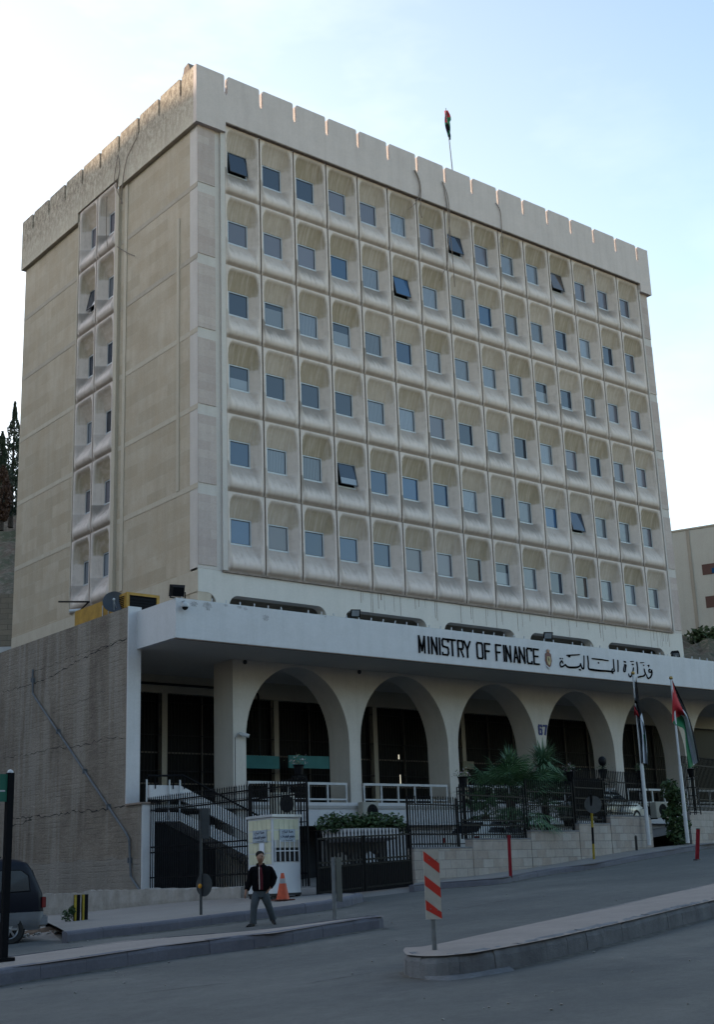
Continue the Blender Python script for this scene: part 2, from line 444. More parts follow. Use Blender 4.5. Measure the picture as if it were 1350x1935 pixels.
def frame_mesh():
    m = MB(); t = .05; y0, y1 = DP+.02, DP+.09
    m.box((WX0, y0, WZ1-t), (WX1, y1, WZ1)); m.box((WX0, y0-.025, WZ0), (WX1, y1, WZ0+t+.01))
    m.box((WX0, y0, WZ0+t), (WX0+t, y1, WZ1-t)); m.box((WX1-t, y0, WZ0+t), (WX1, y1, WZ1-t))
    return m.mesh('window_frame', M['alu'])
def pane_mesh(gm):
    w0, w1, zt, zb = WX0+.05, WX1-.05, 0, WZ0-WZ1+.11
    m = MB(); t = .03
    m.cur = 1
    m.box((w0, -.015, zt-t), (w1, .02, zt)); m.box((w0, -.015, zb), (w1, .02, zb+t))
    m.box((w0, -.015, zb+t), (w0+t, .02, zt-t)); m.box((w1-t, -.015, zb+t), (w1, .02, zt-t))
    m.cur = 0; m.box((w0+t, 0, zb+t), (w1-t, .008, zt-t))
    return m.mesh('pane', [gm, M['sash']])
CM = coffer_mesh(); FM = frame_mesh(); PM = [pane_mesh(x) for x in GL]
# glass kind of each window, row by row as in the photograph (0 dark 1 blue 2 blind 3 curtain 4 half 5 brown), + = tilted open
KT = ["0+ 0 0 2 2 3 2 0+ 2 3 3 5+ 2 2 2", "2 2 2 1 3 1+ 3 3 1 3 3 0 3 0 2", "0 4 3 4 3 1 3 3 3 3 4 4 3 2 2",
      "4 0 0 0 3 3 2 0 3 0 3 2 0 2 2", "1 3 3 4+ 1 1 1 3 0 3 1 0+ 3 3 2", "1 2 1 1 1 2 2 5 4 3 0 5 3 3 3"]
def place_panel(org, rz, kind, opened):
    p = bpy.data.objects.new('coffered_panel', CM); COL.objects.link(p)
    p.parent = tower; t = ORG[tower.name]
    p.location = (org[0]-t[0], org[1]-t[1], org[2]-t[2]); p.rotation_euler = (0, 0, rz)
    f = bpy.data.objects.new('window_frame', FM); COL.objects.link(f); f.parent = p
    q = bpy.data.objects.new('pane', PM[kind]); COL.objects.link(q); q.parent = p
    q.location = (0, DP+.05, WZ1-.05); 
    if opened: q.rotation_euler = (R_(-opened), 0, 0); q.location = (0, DP+.01, WZ1-.035)
    return p
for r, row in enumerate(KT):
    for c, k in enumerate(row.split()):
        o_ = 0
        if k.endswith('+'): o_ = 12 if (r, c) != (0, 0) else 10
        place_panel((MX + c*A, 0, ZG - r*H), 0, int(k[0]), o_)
sc_side = (S2 - S1)/2 / A
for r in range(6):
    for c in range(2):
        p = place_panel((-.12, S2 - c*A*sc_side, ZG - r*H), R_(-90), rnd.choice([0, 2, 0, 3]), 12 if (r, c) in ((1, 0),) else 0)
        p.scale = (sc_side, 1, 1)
# ---- parapet
PT, PB = ZG + 2.284, ZG - .496
def notched(p0, p1, notches, inward, zt, zb, th, raised=None):
    """wall strip seen from the front from p0 to p1, V notches at distances along it"""
    d = Vector(p1) - Vector(p0); Ln = d.length; d.normalize()
    P = lambda s_, z: (p0[0]+d.x*s_, p0[1]+d.y*s_, z)
    pts = [P(0, zb)]
    if raised: pts += [P(raised[0], zb), P(raised[0], raised[2]), P(raised[1], raised[2]), P(raised[1], zb)]
    pts += [P(Ln, zb), P(Ln, zt)]
    hw = .088
    for s_ in sorted(notches, reverse=True):
        pts += [P(s_+hw+.05, zt), P(s_+hw, zt-.06), P(s_+hw, zt-.82), P(s_, zt-.98), P(s_-hw, zt-.82), P(s_-hw, zt-.06), P(s_-hw-.05, zt)]
    pts += [P(0, zt)]
    return MB().prism(pts, inward)
nf = [MX + i*A + OV for i in range(16)]
m = notched((-OV, -OV, 0), (W+OV, -OV, 0), nf, (0, .24, 0), PT, PB, .24, (MX+OV-.03, MX+15*A+OV+.03, ZG+.0))
m.build('parapet', M['parapet'], tower)
ns = [1.08 + 1.825*k + OV for k in range(9)]
m = notched((-OV, -OV+.24, 0), (-OV, L+OV, 0), [s_-.24 for s_ in ns], (.24, 0, 0), PT-.003, PB, .24, (S1-.3+OV-.24, S2+.1+OV-.24, ZG+.0))
m.build('parapet', M['parapet_side'], tower)
notched((W+OV, -OV+.24, 0), (W+OV, L+OV, 0), ns, (-.24, 0, 0), PT-.003, PB, .24).build('parapet', M['parapet'], tower)
notched((-OV+.24, L+OV, 0), (W+OV-.24, L+OV, 0), nf, (0, -.24, 0), PT-.003, PB, .24).build('parapet', M['parapet'], tower)
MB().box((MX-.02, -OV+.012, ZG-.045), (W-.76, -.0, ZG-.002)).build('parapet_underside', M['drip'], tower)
MB().box((.7, .7, ZG-.3), (W-.7, L-.1, ZG-.02)).build('roof_slab', M['roof'], tower)
# broken coping lump on the front left corner
m = MB().prism([(-.17, .35, PT), (-.17, .95, PT-.02), (-.17, .82, PT+.36), (-.17, .5, PT+.42)], (.5, 0, 0)); m.build('parapet_lump', M['drip'], tower)
# ---- painted base band with long slots
ZS = ZO - 20.74; ZD = ZO - 23.2
def comb(P, x0, x1, zt, zs, zb, slots, r, off):
    pts = [P(x0, zt), P(x1, zt), P(x1, zb)]
    if slots[-1][1] >= x1: pts = [P(x0, zt), P(x1, zt), P(x1, zs)]
    for a, b2 in sorted(slots, reverse=True):
        if b2 < x1:
            pts.append(P(b2, zb)); pts.append(P(b2, zs-r))
            for k in range(1, 7): t = k/6*math.pi/2; pts.append(P(b2 - r + r*math.cos(t), zs - r + r*math.sin(t)))
        if a > x0:
            for k in range(0, 7): t = k/6*math.pi/2; pts.append(P(a + r - r*math.sin(t), zs - r + r*math.cos(t)))
            pts.append(P(a, zb))
        else: pts.append(P(x0, zs))
    if slots[0][0] > x0: pts.append(P(x0, zb))
    out = [pts[0]]
    for p in pts[1:]:
        if (Vector(p)-Vector(out[-1])).length > 1e-4: out.append(p)
    return MB().prism(out, off)
slots = [(-.01, .84), (1.45, 6.2), (7.2, 11.75), (12.8, 17.25), (18.25, 22.7), (23.75, 28.2)]
comb(lambda x, z: (x, .06, z), 0, W, ZB, ZS, ZD, slots, .42, (0, .5, 0)).build('base_band', M['band_white'], tower)
MB().box((MX-.2, -.02, ZB-.07), (W-.78, .06, ZB-.0)).build('grid_sill', M['drip'], tower)
MB().box((.1, 2.2, ZD), (W-.1, 2.4, ZS+.1)).build('slot_back_wall', M['porchwall'], tower)
MB().box((.1, .57, ZS+.02), (W-.1, 2.2, ZS+.09)).build('slot_ceiling', M['slotceil'], tower)
# thin rain streaks on the painted band
rr = random.Random(5)
ms = MB()
for k in range(46):
    x = rr.uniform(8, W-.9); z1 = ZB-.08
    w_ = rr.uniform(.008, .03); l_ = rr.uniform(.25, 1.0)
    ms.box((x, .0575, z1-l_), (x+w_, .0601, z1))
ms.build('rain_streak', M['drip'], tower)['kind'] = 'stuff'
# panel joints of band
for i in (4, 6, 8, 10, 12): MB().box((MX+i*A-.012, .056, ZS), (MX+i*A+.012, .0595, ZB-.08)).build('joint', M['drip'], tower)
# hanging cables on the facades
def hang(pts, r=.022): return [tuple(p) for p in pts], r
def cable(px, f, y):
    pts = [f(u, v, y) for u, v in px]
    # smooth
    q = []
    for i in range(len(pts)-1):
        for k in range(4):
            t = k/4; a = Vector(pts[max(i-1,0)]); b_ = Vector(pts[i]); c_ = Vector(pts[i+1]); d_ = Vector(pts[min(i+2, len(pts)-1)])
            q.append(.5*((2*b_) + (c_-a)*t + (2*a-5*b_+4*c_-d_)*t*t + (-a+3*b_-3*c_+d_)*t**3))
    q.append(Vector(pts[-1]))
    MB().tube(q, .02, 6).build('hanging_cable', M['drip'], tower)
cable([(783,322),(790,338),(794,362),(786,384),(772,396)], onY, -.26)
cable([(785,322),(795,350),(795,398),(798,412)], onY, -.24)
cable([(836,343),(846,370),(850,410),(847,480),(845,500),(832,530)], onY, -.26)
cable([(838,345),(846,395),(852,450),(857,500),(860,542)], onY, -.24)
cable([(937,384),(946,400),(949,440),(951,468)], onY, -.24)
cable([(223,293),(217,330),(218,352),(232,386)], onX, -.26)
cable([(259,260),(240,300),(232,345),(229,386)], onX, -.26)
cable([(224,295),(226,320),(221,345)], onX, -.24)
cable([(221,466),(240,478),(254,484)], onX, -.16)
cable([(202,372),(201,440),(204,470)], onX, -.3)
# roof flag
pb = onY(855, 318, 1.2); pt = onY(843, 205, 1.2)
fl = empty('roof_flagpole', (pb[0], pb[1], ZG-.02), 'thin leaning flagpole with a small drooping red, green and black flag on the tower roof', 'flagpole')
pbb = (pb[0]+.12, pb[1], ZG-.02)
MB().tube([pbb, pb, pt], [.035, .03, .018], 8).build('pole', mat('grey_steel', (.12, .12, .13), .5, .1), fl)
M['f_red'] = mat('flag_red', (.30, .012, .02), .85, .1, 9); M['f_green'] = mat('flag_green', (.006, .10, .04), .85, .1, 9)
M['f_black'] = mat('flag_black', (.003, .003, .005), .9, 0, spec=.05); M['f_white'] = mat('flag_white', (.36, .39, .45), .85, .06, 9)
def sheetflag(poly_rows, mats_idx, name, parent, mats, th=.0):
    m = MB()
    n = len(poly_rows[0])
    m.v = [p for r in poly_rows for p in r]
    for i in range(len(poly_rows)-1):
        for j in range(n-1):
            m.f.append((i*n+j, i*n+j+1, (i+1)*n+j+1, (i+1)*n+j)); m.m.append(mats_idx(i, j))
    return m.build(name, mats, parent, smooth=True)
rows = []
for i in range(13):
    t = i/12
    u0 = 843 + 5.5*t*1.0; v0 = 208 + 53*t
    wd = [1, 3.5, 6, 8, 9, 6, 7.5, 9, 10, 10.5, 11, 10, 9][i]
    r_ = []
    for j in range(7):
        s_ = j/6
        p = onY(u0 - (3.6*t if True else 0) + wd*s_*.95 , v0 + 3*s_, 1.2)
        r_.append((p[0], p[1] + .12*math.sin(5*s_ + t*4), p[2]))
    rows.append(r_)
sheetflag(rows, lambda i, j: 0 if i < 3 else (0 if (j < 2 and i < 5) else (1 if i < 8 and j > 1 else 2 if (i+j) % 5 else 1)), 'flag', fl, [M['f_red'], M['f_green'], M['f_black']])
# ================================================================== CANOPY, ARCADE, LEFT WALL
ZSF = ZO - 23.43; ZFT = ZO - 22.08; YF = -3.8
ZFL = ZO - 28.78          # porch floor
XE = 40
podium = empty('ministry_podium', (15, 0, ZFL), 'white arcaded entrance block with a deep lettered canopy in front of the tower', 'building')
canopy = MB().box((-3.3, YF, ZSF), (XE, YF+.2, ZFT)).box((-3.3, YF+.2, ZSF), (-3.1, -1.14, ZFT)).build('canopy_fascia', M['white_paint'], podium)
MB().box((-3.28, YF+.02, ZSF-.03), (XE, YF+.16, ZSF-.001)).build('drip_edge', M['drip'], podium)
MB().box((-3.09, YF+.21, ZSF+.02), (XE, 4.2, ZSF+.2)).build('canopy_slab', M['soffit'], podium)
MB().box((-3.28, YF+.02, ZFT+.001), (XE, YF+.2, ZFT+.03)).build('canopy_coping', M['white_metal'], podium)
# roof deck left of the tower
MB().box((-3.18, .0, ZSF+.05), (0, 20, ZSF+.22)).build('side_roof_deck', M['roof'], podium)
# white pegs along the canopy edge
peg = None
x = -3.0
rp = random.Random(2)
pm = MB().tube([(0,0,0),(0,0,.13)], .024, 6).mesh('edge_peg', M['white_metal'])
for k in range(62):
    if rp.random() < .12: x += .62
    o = bpy.data.objects.new('edge_peg', pm); COL.objects.link(o); o.parent = podium
    o.location = (x-15, YF+.1, ZFT+.03-ZFL); o.rotation_euler = (rp.uniform(-.15,.15), rp.uniform(-.15,.15), 0); x += .60
# flaked patches of paint on the canopy
for (u, v, r) in ((367,1141,.18),(392,1144,.26),(427,1143,.10),(453,1146,.13),(464,1150,.10),(503,1168,.18),(615,1164,.08),(512,1146,.06)):
    c = onY(u, v, YF-.002)
    pts = []
    for k in range(26):
        a = 2*math.pi*k/26; q = r*rp.uniform(.45, .95)
        pts.append((c[0]+q*math.cos(a), YF-.004, min(ZFT-.01, c[2]+q*.8*math.sin(a))))
    MB().prism(pts, (0, .003, 0)).build('flaked_paint', mat('bare_render', (.40,.39,.40), .9, .2, 9) if 'flk' not in M else M['flk'], podium)
# ---- lettering
def glyph(strokes, w_, x0, z0, sx, sz, th, y):
    m = MB(); k = 0
    for pl in strokes:
        for a, b_ in zip(pl[:-1], pl[1:]):
            p = Vector((x0+a[0]*sx, 0, z0+a[1]*sz)); q = Vector((x0+b_[0]*sx, 0, z0+b_[1]*sz))
            d = (q-p).normalized(); p2 = p - d*th*.5; q2 = q + d*th*.5
            k += 1; yo = y + .0022*k
            nrm = Vector((-d.z, 0, d.x))*th/2
            pts = [p2-nrm, q2-nrm, q2+nrm, p2+nrm]
            m.prism([(v_.x, yo-.03, v_.z) for v_ in pts], (0, .03, 0))
    return m
G = {'M': [[(0,0),(0,1),(.5,.12),(1,1),(1,0)]], 'I': [[(0,0),(0,1)]], 'N': [[(0,0),(0,1),(1,0),(1,1)]],
 'S': [[(1,.86),(1,1),(.15,1),(0,.9),(0,.62),(.12,.53),(.88,.47),(1,.38),(1,.1),(.85,0),(0,0),(0,.12)]], 'T': [[(0,1),(1,1)],[(.5,1),(.5,0)]],
 'R': [[(0,0),(0,1),(.85,1),(1,.9),(1,.58),(.85,.48),(0,.48)],[(.5,.48),(1,0)]], 'Y': [[(0,1),(.5,.5),(1,1)],[(.5,.5),(.5,0)]],
 'O': [[(.15,0),(0,.1),(0,.9),(.15,1),(.85,1),(1,.9),(1,.1),(.85,0),(.15,0)]], 'F': [[(0,0),(0,1),(1,1)],[(0,.52),(.8,.52)]],
 'A': [[(0,0),(.5,1),(1,0)],[(.18,.3),(.82,.3)]], 'C': [[(1,.88),(1,1),(.15,1),(0,.9),(0,.1),(.15,0),(1,0),(1,.12)]], 'E': [[(1,1),(0,1),(0,0),(1,0)],[(0,.52),(.85,.52)]]}
M['letter'] = mat('black_letter_paint', (.0015, .0015, .002), .8, 0, spec=.02)
# left edge px of each letter in the photograph (measured) -> metres on the fascia
LET = [('M',790,800.5),('I',808,808),('N',814,823.5),('I',829,829),('S',834.5,845.5),('T',847,859),('R',864,873.5),('Y',876,887),
       ('O',900,910.5),('F',915,924.5),('F',936,945),('I',951,951),('N',955,963.5),('A',969.5,977.5),('N',980.5,990),('C',995,1003.5),('E',1007.5,1016.5)]
for ch, u0, u1 in LET:
    xa = onY(u0, 1190 + (u0-790)*.13 + 25, YF)[0]; xb = onY(u1, 1190 + (u1-790)*.13 + 25, YF)[0]
    zt = ZO-22.42; zb = ZO-23.13
    m = glyph(G[ch], 1, xa+.05, zb+.05, max(.01, xb-xa), zt-zb-.08, .07, YF-.012)
    m.build('letter_' + ch.lower(), M['letter'], podium)
# ---- arabic line: pen strokes (pixel paths measured on the photograph, laid on the fascia)
def sA(x, y): return (1010 + x/5.4, 1200 + y/5.4)
ARA = [ # (points in crop space, widths)
 ('taa_marbuta', [[(300,290,5),(285,262,9),(268,290,8),(280,322,10),(305,312,9),(318,300,6)], [(318,296,8),(345,322,11),(380,328,12),(440,326,12),(470,312,9),(478,285,7)], [(478,288,7),(490,330,11),(508,340,11),(513,290,9),(512,208,8)]]),
 ('alif', [[(548,208,9),(556,280,9),(560,340,10),(600,352,13),(680,362,13),(760,366,11),(805,372,9),(822,362,9),(818,330,9),(812,244,8)],[(805,340,8),(798,362,9),(800,384,9),(812,388,7)]]),
 ('alif', [[(857,252,9),(860,310,9),(860,374,8)]]),
 ('taa_marbuta', [[(922,300,7),(940,305,9),(936,335,9),(932,370,8),(918,365,8),(920,330,7),(930,300,7)]]),
 ('raa', [[(1018,330,8),(1012,370,10),(1000,405,11),(985,425,9),(972,410,7),(968,390,4)]]),
 ('alif', [[(1050,270,9),(1058,330,9),(1060,395,8)]]),
 ('zay', [[(1125,340,7),(1132,370,9),(1138,395,10),(1120,415,10),(1085,422,10),(1062,430,9)]]),
 ('waw', [[(1192,352,6),(1176,350,8),(1176,372,9),(1196,378,9),(1203,352,6),(1205,395,10),(1190,428,11),(1170,440,10),(1156,425,8),(1152,400,4)]]),
 ('vowel_mark', [[(335,205,7),(400,202,8),(468,198,6)]]), ('vowel_mark', [[(592,238,7),(680,248,9),(762,260,6)]]),
 ('vowel_mark', [[(985,268,5),(1018,266,5)]]), ('vowel_mark', [[(1085,280,5),(1125,278,4)]]),
 ('dot', [[(268,238,9),(274,236,9)]]), ('dot', [[(288,238,9),(294,238,9)]]), ('dot', [[(352,216,8),(372,218,8)]]), ('dot', [[(462,350,9),(480,354,9)]]),
 ('dot', [[(655,280,9),(665,284,9)]]), ('dot', [[(918,268,9),(940,274,9)]]), ('dot', [[(1118,305,8),(1126,308,8)]]), ('dot', [[(1163,310,6),(1176,305,6),(1172,325,5)]]), ('dot', [[(1002,296,8),(1018,300,8)]]),
]
for nm, strokes in ARA:
    m = MB(); k = 0
    for st in strokes:
        P3 = []
        for x_, y_, w_ in st:
            u, v = sA(x_, y_); p = onY(u, v, YF-.03); P3.append((Vector((p[0], 0, p[2])), w_*.0056))
        # resample
        Q = []
        for i in range(len(P3)-1):
            a = P3[max(i-1,0)][0]; b_ = P3[i][0]; c_ = P3[i+1][0]; d_ = P3[min(i+2, len(P3)-1)][0]
            for kk in range(5):
                t = kk/5
                Q.append((.5*((2*b_) + (c_-a)*t + (2*a-5*b_+4*c_-d_)*t*t + (-a+3*b_-3*c_+d_)*t**3), P3[i][1]*(1-t)+P3[i+1][1]*t))
        Q.append(P3[-1])
        left, right = [], []
        for i in range(len(Q)):
            d = (Q[min(i+1,len(Q)-1)][0]-Q[max(i-1,0)][0]).normalized(); nn = Vector((-d.z, 0, d.x))
            w_ = Q[i][1]*.62
            left.append(Q[i][0]+nn*w_); right.append(Q[i][0]-nn*w_)
        y0 = YF-.03 + .003*k; k += 1
        vs = [(p.x, y0, p.z) for p in left] + [(p.x, y0, p.z) for p in right] + [(p.x, YF-.004, p.z) for p in left] + [(p.x, YF-.004, p.z) for p in right]
        n_ = len(Q); fs = []
        for i in range(n_-1):
            fs += [(i, i+1, n_+i+1, n_+i), (i, 2*n_+i, 2*n_+i+1, i+1), (n_+i, n_+i+1, 3*n_+i+1, 3*n_+i)]
        fs += [(0, n_, 3*n_, 2*n_), (n_-1, 2*n_-1+0, 4*n_-1, 3*n_-1)]
        m.add(vs, fs)
    m.build('arabic_' + nm if nm not in ('dot', 'vowel_mark') else nm, M['letter'], podium)
# ---- crest between the two lines
cx_, _, cz_ = onY(1036.5, 1246, YF)
cr = MB().prism([(cx_+dx, YF-.03, cz_+dz) for dx, dz in ((-.17,.24),(-.2,-.05),(-.13,-.24),(0,-.36),(.13,-.24),(.2,-.05),(.17,.24),(.06,.3),(-.06,.3))], (0, .03, 0)).build('crest', mat('crest_red_brown', (.16,.06,.05), .6, .3, 20), podium)
MB().prism([(cx_+dx, YF-.045, cz_+dz) for dx, dz in ((-.1,.12),(-.12,-.08),(-.07,-.2),(0,-.27),(.07,-.2),(.12,-.08),(.1,.12))], (0, .014, 0)).build('crest_shield', mat('crest_gold', (.42,.33,.16), .5, .35, 25), cr)
MB().ball((cx_, YF-.05, cz_+.0), .05, 10, (1,.3,1.1)).prism([(cx_+dx, YF-.055, cz_+dz) for dx, dz in ((-.02,-.1),(.02,-.1),(.015,.1),(-.015,.1))], (0, .008, 0)).build('crest_bird', mat('crest_dark', (.05,.04,.03), .5, 0), cr)
MB().prism([(cx_+dx, YF-.05, cz_+dz) for dx, dz in ((-.07,.3),(-.1,.42),(-.04,.37),(0,.46),(.04,.37),(.1,.42),(.07,.3))], (0, .02, 0)).build('crest_crown', mat('crest_crown_gold', (.3,.14,.07), .5, .2, 30), cr)
MB().prism([(cx_+dx, YF-.04, cz_+dz) for dx, dz in ((-.16,-.3),(0,-.42),(.16,-.3),(.15,-.25),(0,-.36),(-.15,-.25))], (0, .012, 0)).build('crest_ribbon', M['white_metal'], cr)
# ---- arcade
cc = [1.28, 6.78, 12.12, 17.57, 22.82, 28.2, 33.6]; hw = .285
pts = [(cc[0]-hw, -.8, ZFL-.6), (cc[0]-hw, -.8, ZSF+.03), (36, -.8, ZSF+.03), (36, -.8, ZFL-.6), (cc[-1]+hw, -.8, ZFL-.6)]
ZA = ZSF - .07
for a, b_ in reversed(list(zip(cc[:-1], cc[1:]))):
    x0, x1 = a+hw, b_-hw; mx = (x0+x1)/2; rx = (x1-x0)/2; rz = 2.85
    pts += [(x1, -.8, ZFL-.6)]
    for k in range(0, 29):
        t = math.pi*k/28; 
        pts.append((mx + rx*math.cos(t), -.8, ZA - rz + rz*math.sin(t)))
    pts += [(x0, -.8, ZFL-.6)]
bm_ = MB().prism(pts, (0, 1.3, 0))
arc = bm_.build('arcade', M['column'], podium, smooth=30)
# porch: floor, back wall, beam, pilasters, grilles
MB().box((-3.2, -.95, ZFL-.12), (XE, 4.2, ZFL)).build('porch_floor', M['interior_floor'], podium)
MB().box((-3.2, 4.05, ZFL), (XE, 4.3, ZSF)).build('porch_back_wall', M['porchwall'], podium)
MB().box((-3.2, 3.75, ZO-24.12), (XE, 4.05, ZSF+.02)).build('porch_beam', M['beam'], podium)
for x in (.8, 6.25, 11.7, 17.15, 22.6, 28.1, 33.5):
    MB().box((x-.14, 3.8, ZFL), (x+.14, 4.05, ZO-24.12)).build('porch_pilaster', M['beam'], podium)
for k, x in enumerate((-3.1, .94, 6.39, 11.84, 17.29, 22.74, 28.24)):
    x1 = [.66, 6.11, 11.56, 17.01, 22.46, 27.96, 33.3][k]
    m = MB(); n_ = int((x1-x)/.155)
    for i in range(n_+1):
        xx = x + (x1-x)*i/n_; m.bar((xx, 3.8, ZFL), (xx, 3.8, ZO-24.13), .022)
    for z in (ZFL+.25, ZFL+1.6, ZFL+3.0, ZFL+4.3): m.bar((x, 3.775, z), (x1, 3.775, z), .035)
    m.build('window_grille', M['grille'], podium)
    m = MB()
    for z in (ZFL+1.1, ZFL+2.3): m.box((x, 3.98, z), (x1, 4.03, z+.06))
    for xx in (x+(x1-x)*.33, x+(x1-x)*.66): m.box((xx-.04, 3.96, ZFL), (xx+.04, 4.03, ZO-24.13))
    m.build('window_mullion', mat('dark_brown_mullion', (.10,.085,.07), .6, .1) if 'mul' not in M else M['mul'], podium)
# side wall of the porch on the left and far right
MB().box((-3.2, 4.3, ZFL-3), (-3.0, 16, ZSF)).build('porch_side_wall', M['darkgrey'], podium)
# ceiling pipe and small soffit lamps
MB().tube([(-3, 3.7, ZSF-.35), (4.9, 3.7, ZSF-.35), (5.25, 3.7, ZSF-.5), (5.3, 3.7, ZSF-.9), (5.3, 3.7, ZFL+2)], .05, 8).build('ceiling_pipe', M['darkgrey'], podium)
for u, v in ((463,1248),(679,1267),(866,1286),(1033,1300),(1184,1313)):
    p = onP(u, v, (0,0,ZSF), (0,0,1)); MB().ball((p[0], p[1], ZSF-.06), .09, 10).build('soffit_lamp', M['sash'], podium)
# teal banners behind the first arch
M['teal'] = mat('teal_sign', (.035,.18,.19), .6, .1)
for (a, b_) in ((464, 528), (546, 622)):
    p0 = onY(a, 1428, 2.6); p1 = onY(b_, 1428, 2.6)
    MB().box((p0[0], 2.6, p0[2]-.48), (p1[0], 2.66, p0[2]+.03)).build('teal_banner', M['teal'], podium)
p0 = onY(875, 1438, 3.6); p1 = onY(897, 1453, 3.6)
MB().box((p0[0], 3.6, p1[2]), (p1[0], 3.64, p0[2])).build('notice_board', mat('notice_cream', (.2,.19,.15), .7, .15, 10), podium)
# a lit tube lamp deep inside (seen through arch 2)
em, n_, l_, b__ = nt('tube_light'); b__.inputs['Emission Color'].default_value = (1,.93,.7,1); b__.inputs['Emission Strength'].default_value = .25
p = onY(757, 1470, 3.6); MB().tube([(p[0], 3.6, p[2]-.3), (p[0], 3.6, p[2]+.15)], .02, 6).build('lamp_tube', em, podium)
p = onY(754, 1430, 3.6); MB().tube([(p[0], 3.6, p[2]-.1), (p[0], 3.6, p[2]+.1)], .025, 6).build('lamp_tube', em, podium)
# white low wall under the porch edge and balustrades
MB().box((cc[0]+hw, -.92, ZFL-.75), (XE, -.78, ZFL+.12)).build('porch_edge_wall', M['white_paint'], podium)
for a, b_ in zip(cc[:-1], cc[1:]):
    x0, x1 = a+hw+.02, b_-hw-.25; y = -.86
    m = MB(); m.bar((x0, y, ZFL+.83), (x1, y, ZFL+.83), .07, .09); m.bar((x0, y, ZFL+.24), (x1, y, ZFL+.24), .06)
    n_ = 5
    for i in range(n_+1): xx = x0+.03+(x1-x0-.06)*i/n_; m.bar((xx, y+.004, ZFL+.12), (xx, y+.004, ZFL+.8), .06)
    m.build('balustrade', M['white_metal'], podium)
# number 67 on the column
M['num'] = mat('blue_number_paint', (.01,.02,.12), .6, 0)
xa, _, za = onY(1018, 1384, -.8)
for ch, dx in (('6', 0), ('7', .32)):
    st = {'6': [[(1,.9),(.85,1),(.15,1),(0,.88),(0,.12),(.15,0),(.85,0),(1,.12),(1,.45),(.85,.56),(.0,.56)]], '7': [[(0,1),(1,1),(.35,0)]]}[ch]
    glyph(st, 1, xa+dx+.05, za-.06, .17, .38, .085, -.806).build('house_number', M['num'], podium)
# ---- staircase from the left landing down to the right
ZL = ZO-28.62
stair = MB()
M['stairw'] = M['white_paint']
YS = -2.0
def strip_wall(xs, zt, zb, y, th, name, mt):
    pts = [(x, y, z) for x, z in zip(xs, zt)] + [(x, y, z) for x, z in zip(reversed(xs), reversed(zb))]
    return MB().prism(pts, (0, th, 0)).build(name, mt, podium)
strip_wall([-3.2,-2.0,2.6], [ZL+.42,ZL+.42,ZL-1.55], [ZL-.05,ZL-.05,ZL-2.0], YS+.0, .12, 'stair_parapet', M['stairw'])
strip_wall([-3.2,-2.0,2.9], [ZL-.48,ZL-.48,ZL-2.35], [ZL-.78,ZL-.78,ZL-2.9], YS+.01, 1.1, 'stair_slab', M['stairw'])
for k in range(11):
    x = -1.5 + k*.33; z = ZL-.55-.175*k
    MB().box((x, YS+.13, z-.3), (x+.34, YS+1.05, z)).build('stair_step', M['interior_floor'], podium)
m = MB()
hr = [(-3.3, YS-.02, ZL+.72), (-1.9, YS-.02, ZL+.76), (.9, YS-.02, ZL-.45), (1.9, YS-.02, ZL-.9), (2.9, YS-.02, ZL-.95)]
m.tube(hr, .035, 8)
for x, z, zb in ((-3.0, .72, .3), (-2.3,.74,.3), (-1.85,.74,.3), (-.7,.24,-.2), (.3,-.2,-.6), (1.2,-.6,-1.0), (2.3,-.9,-1.5)): m.tube([(x, YS-.02, ZL+zb), (x, YS-.02, ZL+z)], .022, 6)
m.build('handrail', M['iron'], podium)
for u in (277, 320, 340):
    p = onY(u, 1500, YS-.05); MB().tube([(p[0], YS-.06, ZL-.75), (p[0], YS-.06, ZL+.6)], .03, 8).build('steel_post', M['alu'], podium)
# basement wall and dark void under the porch
MB().box((-3.0, .6, ZO-32.2), (XE, .75, ZFL-.13)).build('basement_wall', M['darkgrey'], podium)
for x in cc[:-1]:
    MB().box((x-hw, -.79, ZO-32.2), (x+hw, .45, ZFL-.62)).build('basement_pier', M['column'], podium)
# white basement wall pieces right of the entrance
MB().box((cc[1]+.3, -.6, ZO-31.4), (XE, -.45, ZFL-.7)).build('basement_front_wall', M['white_paint'], podium)
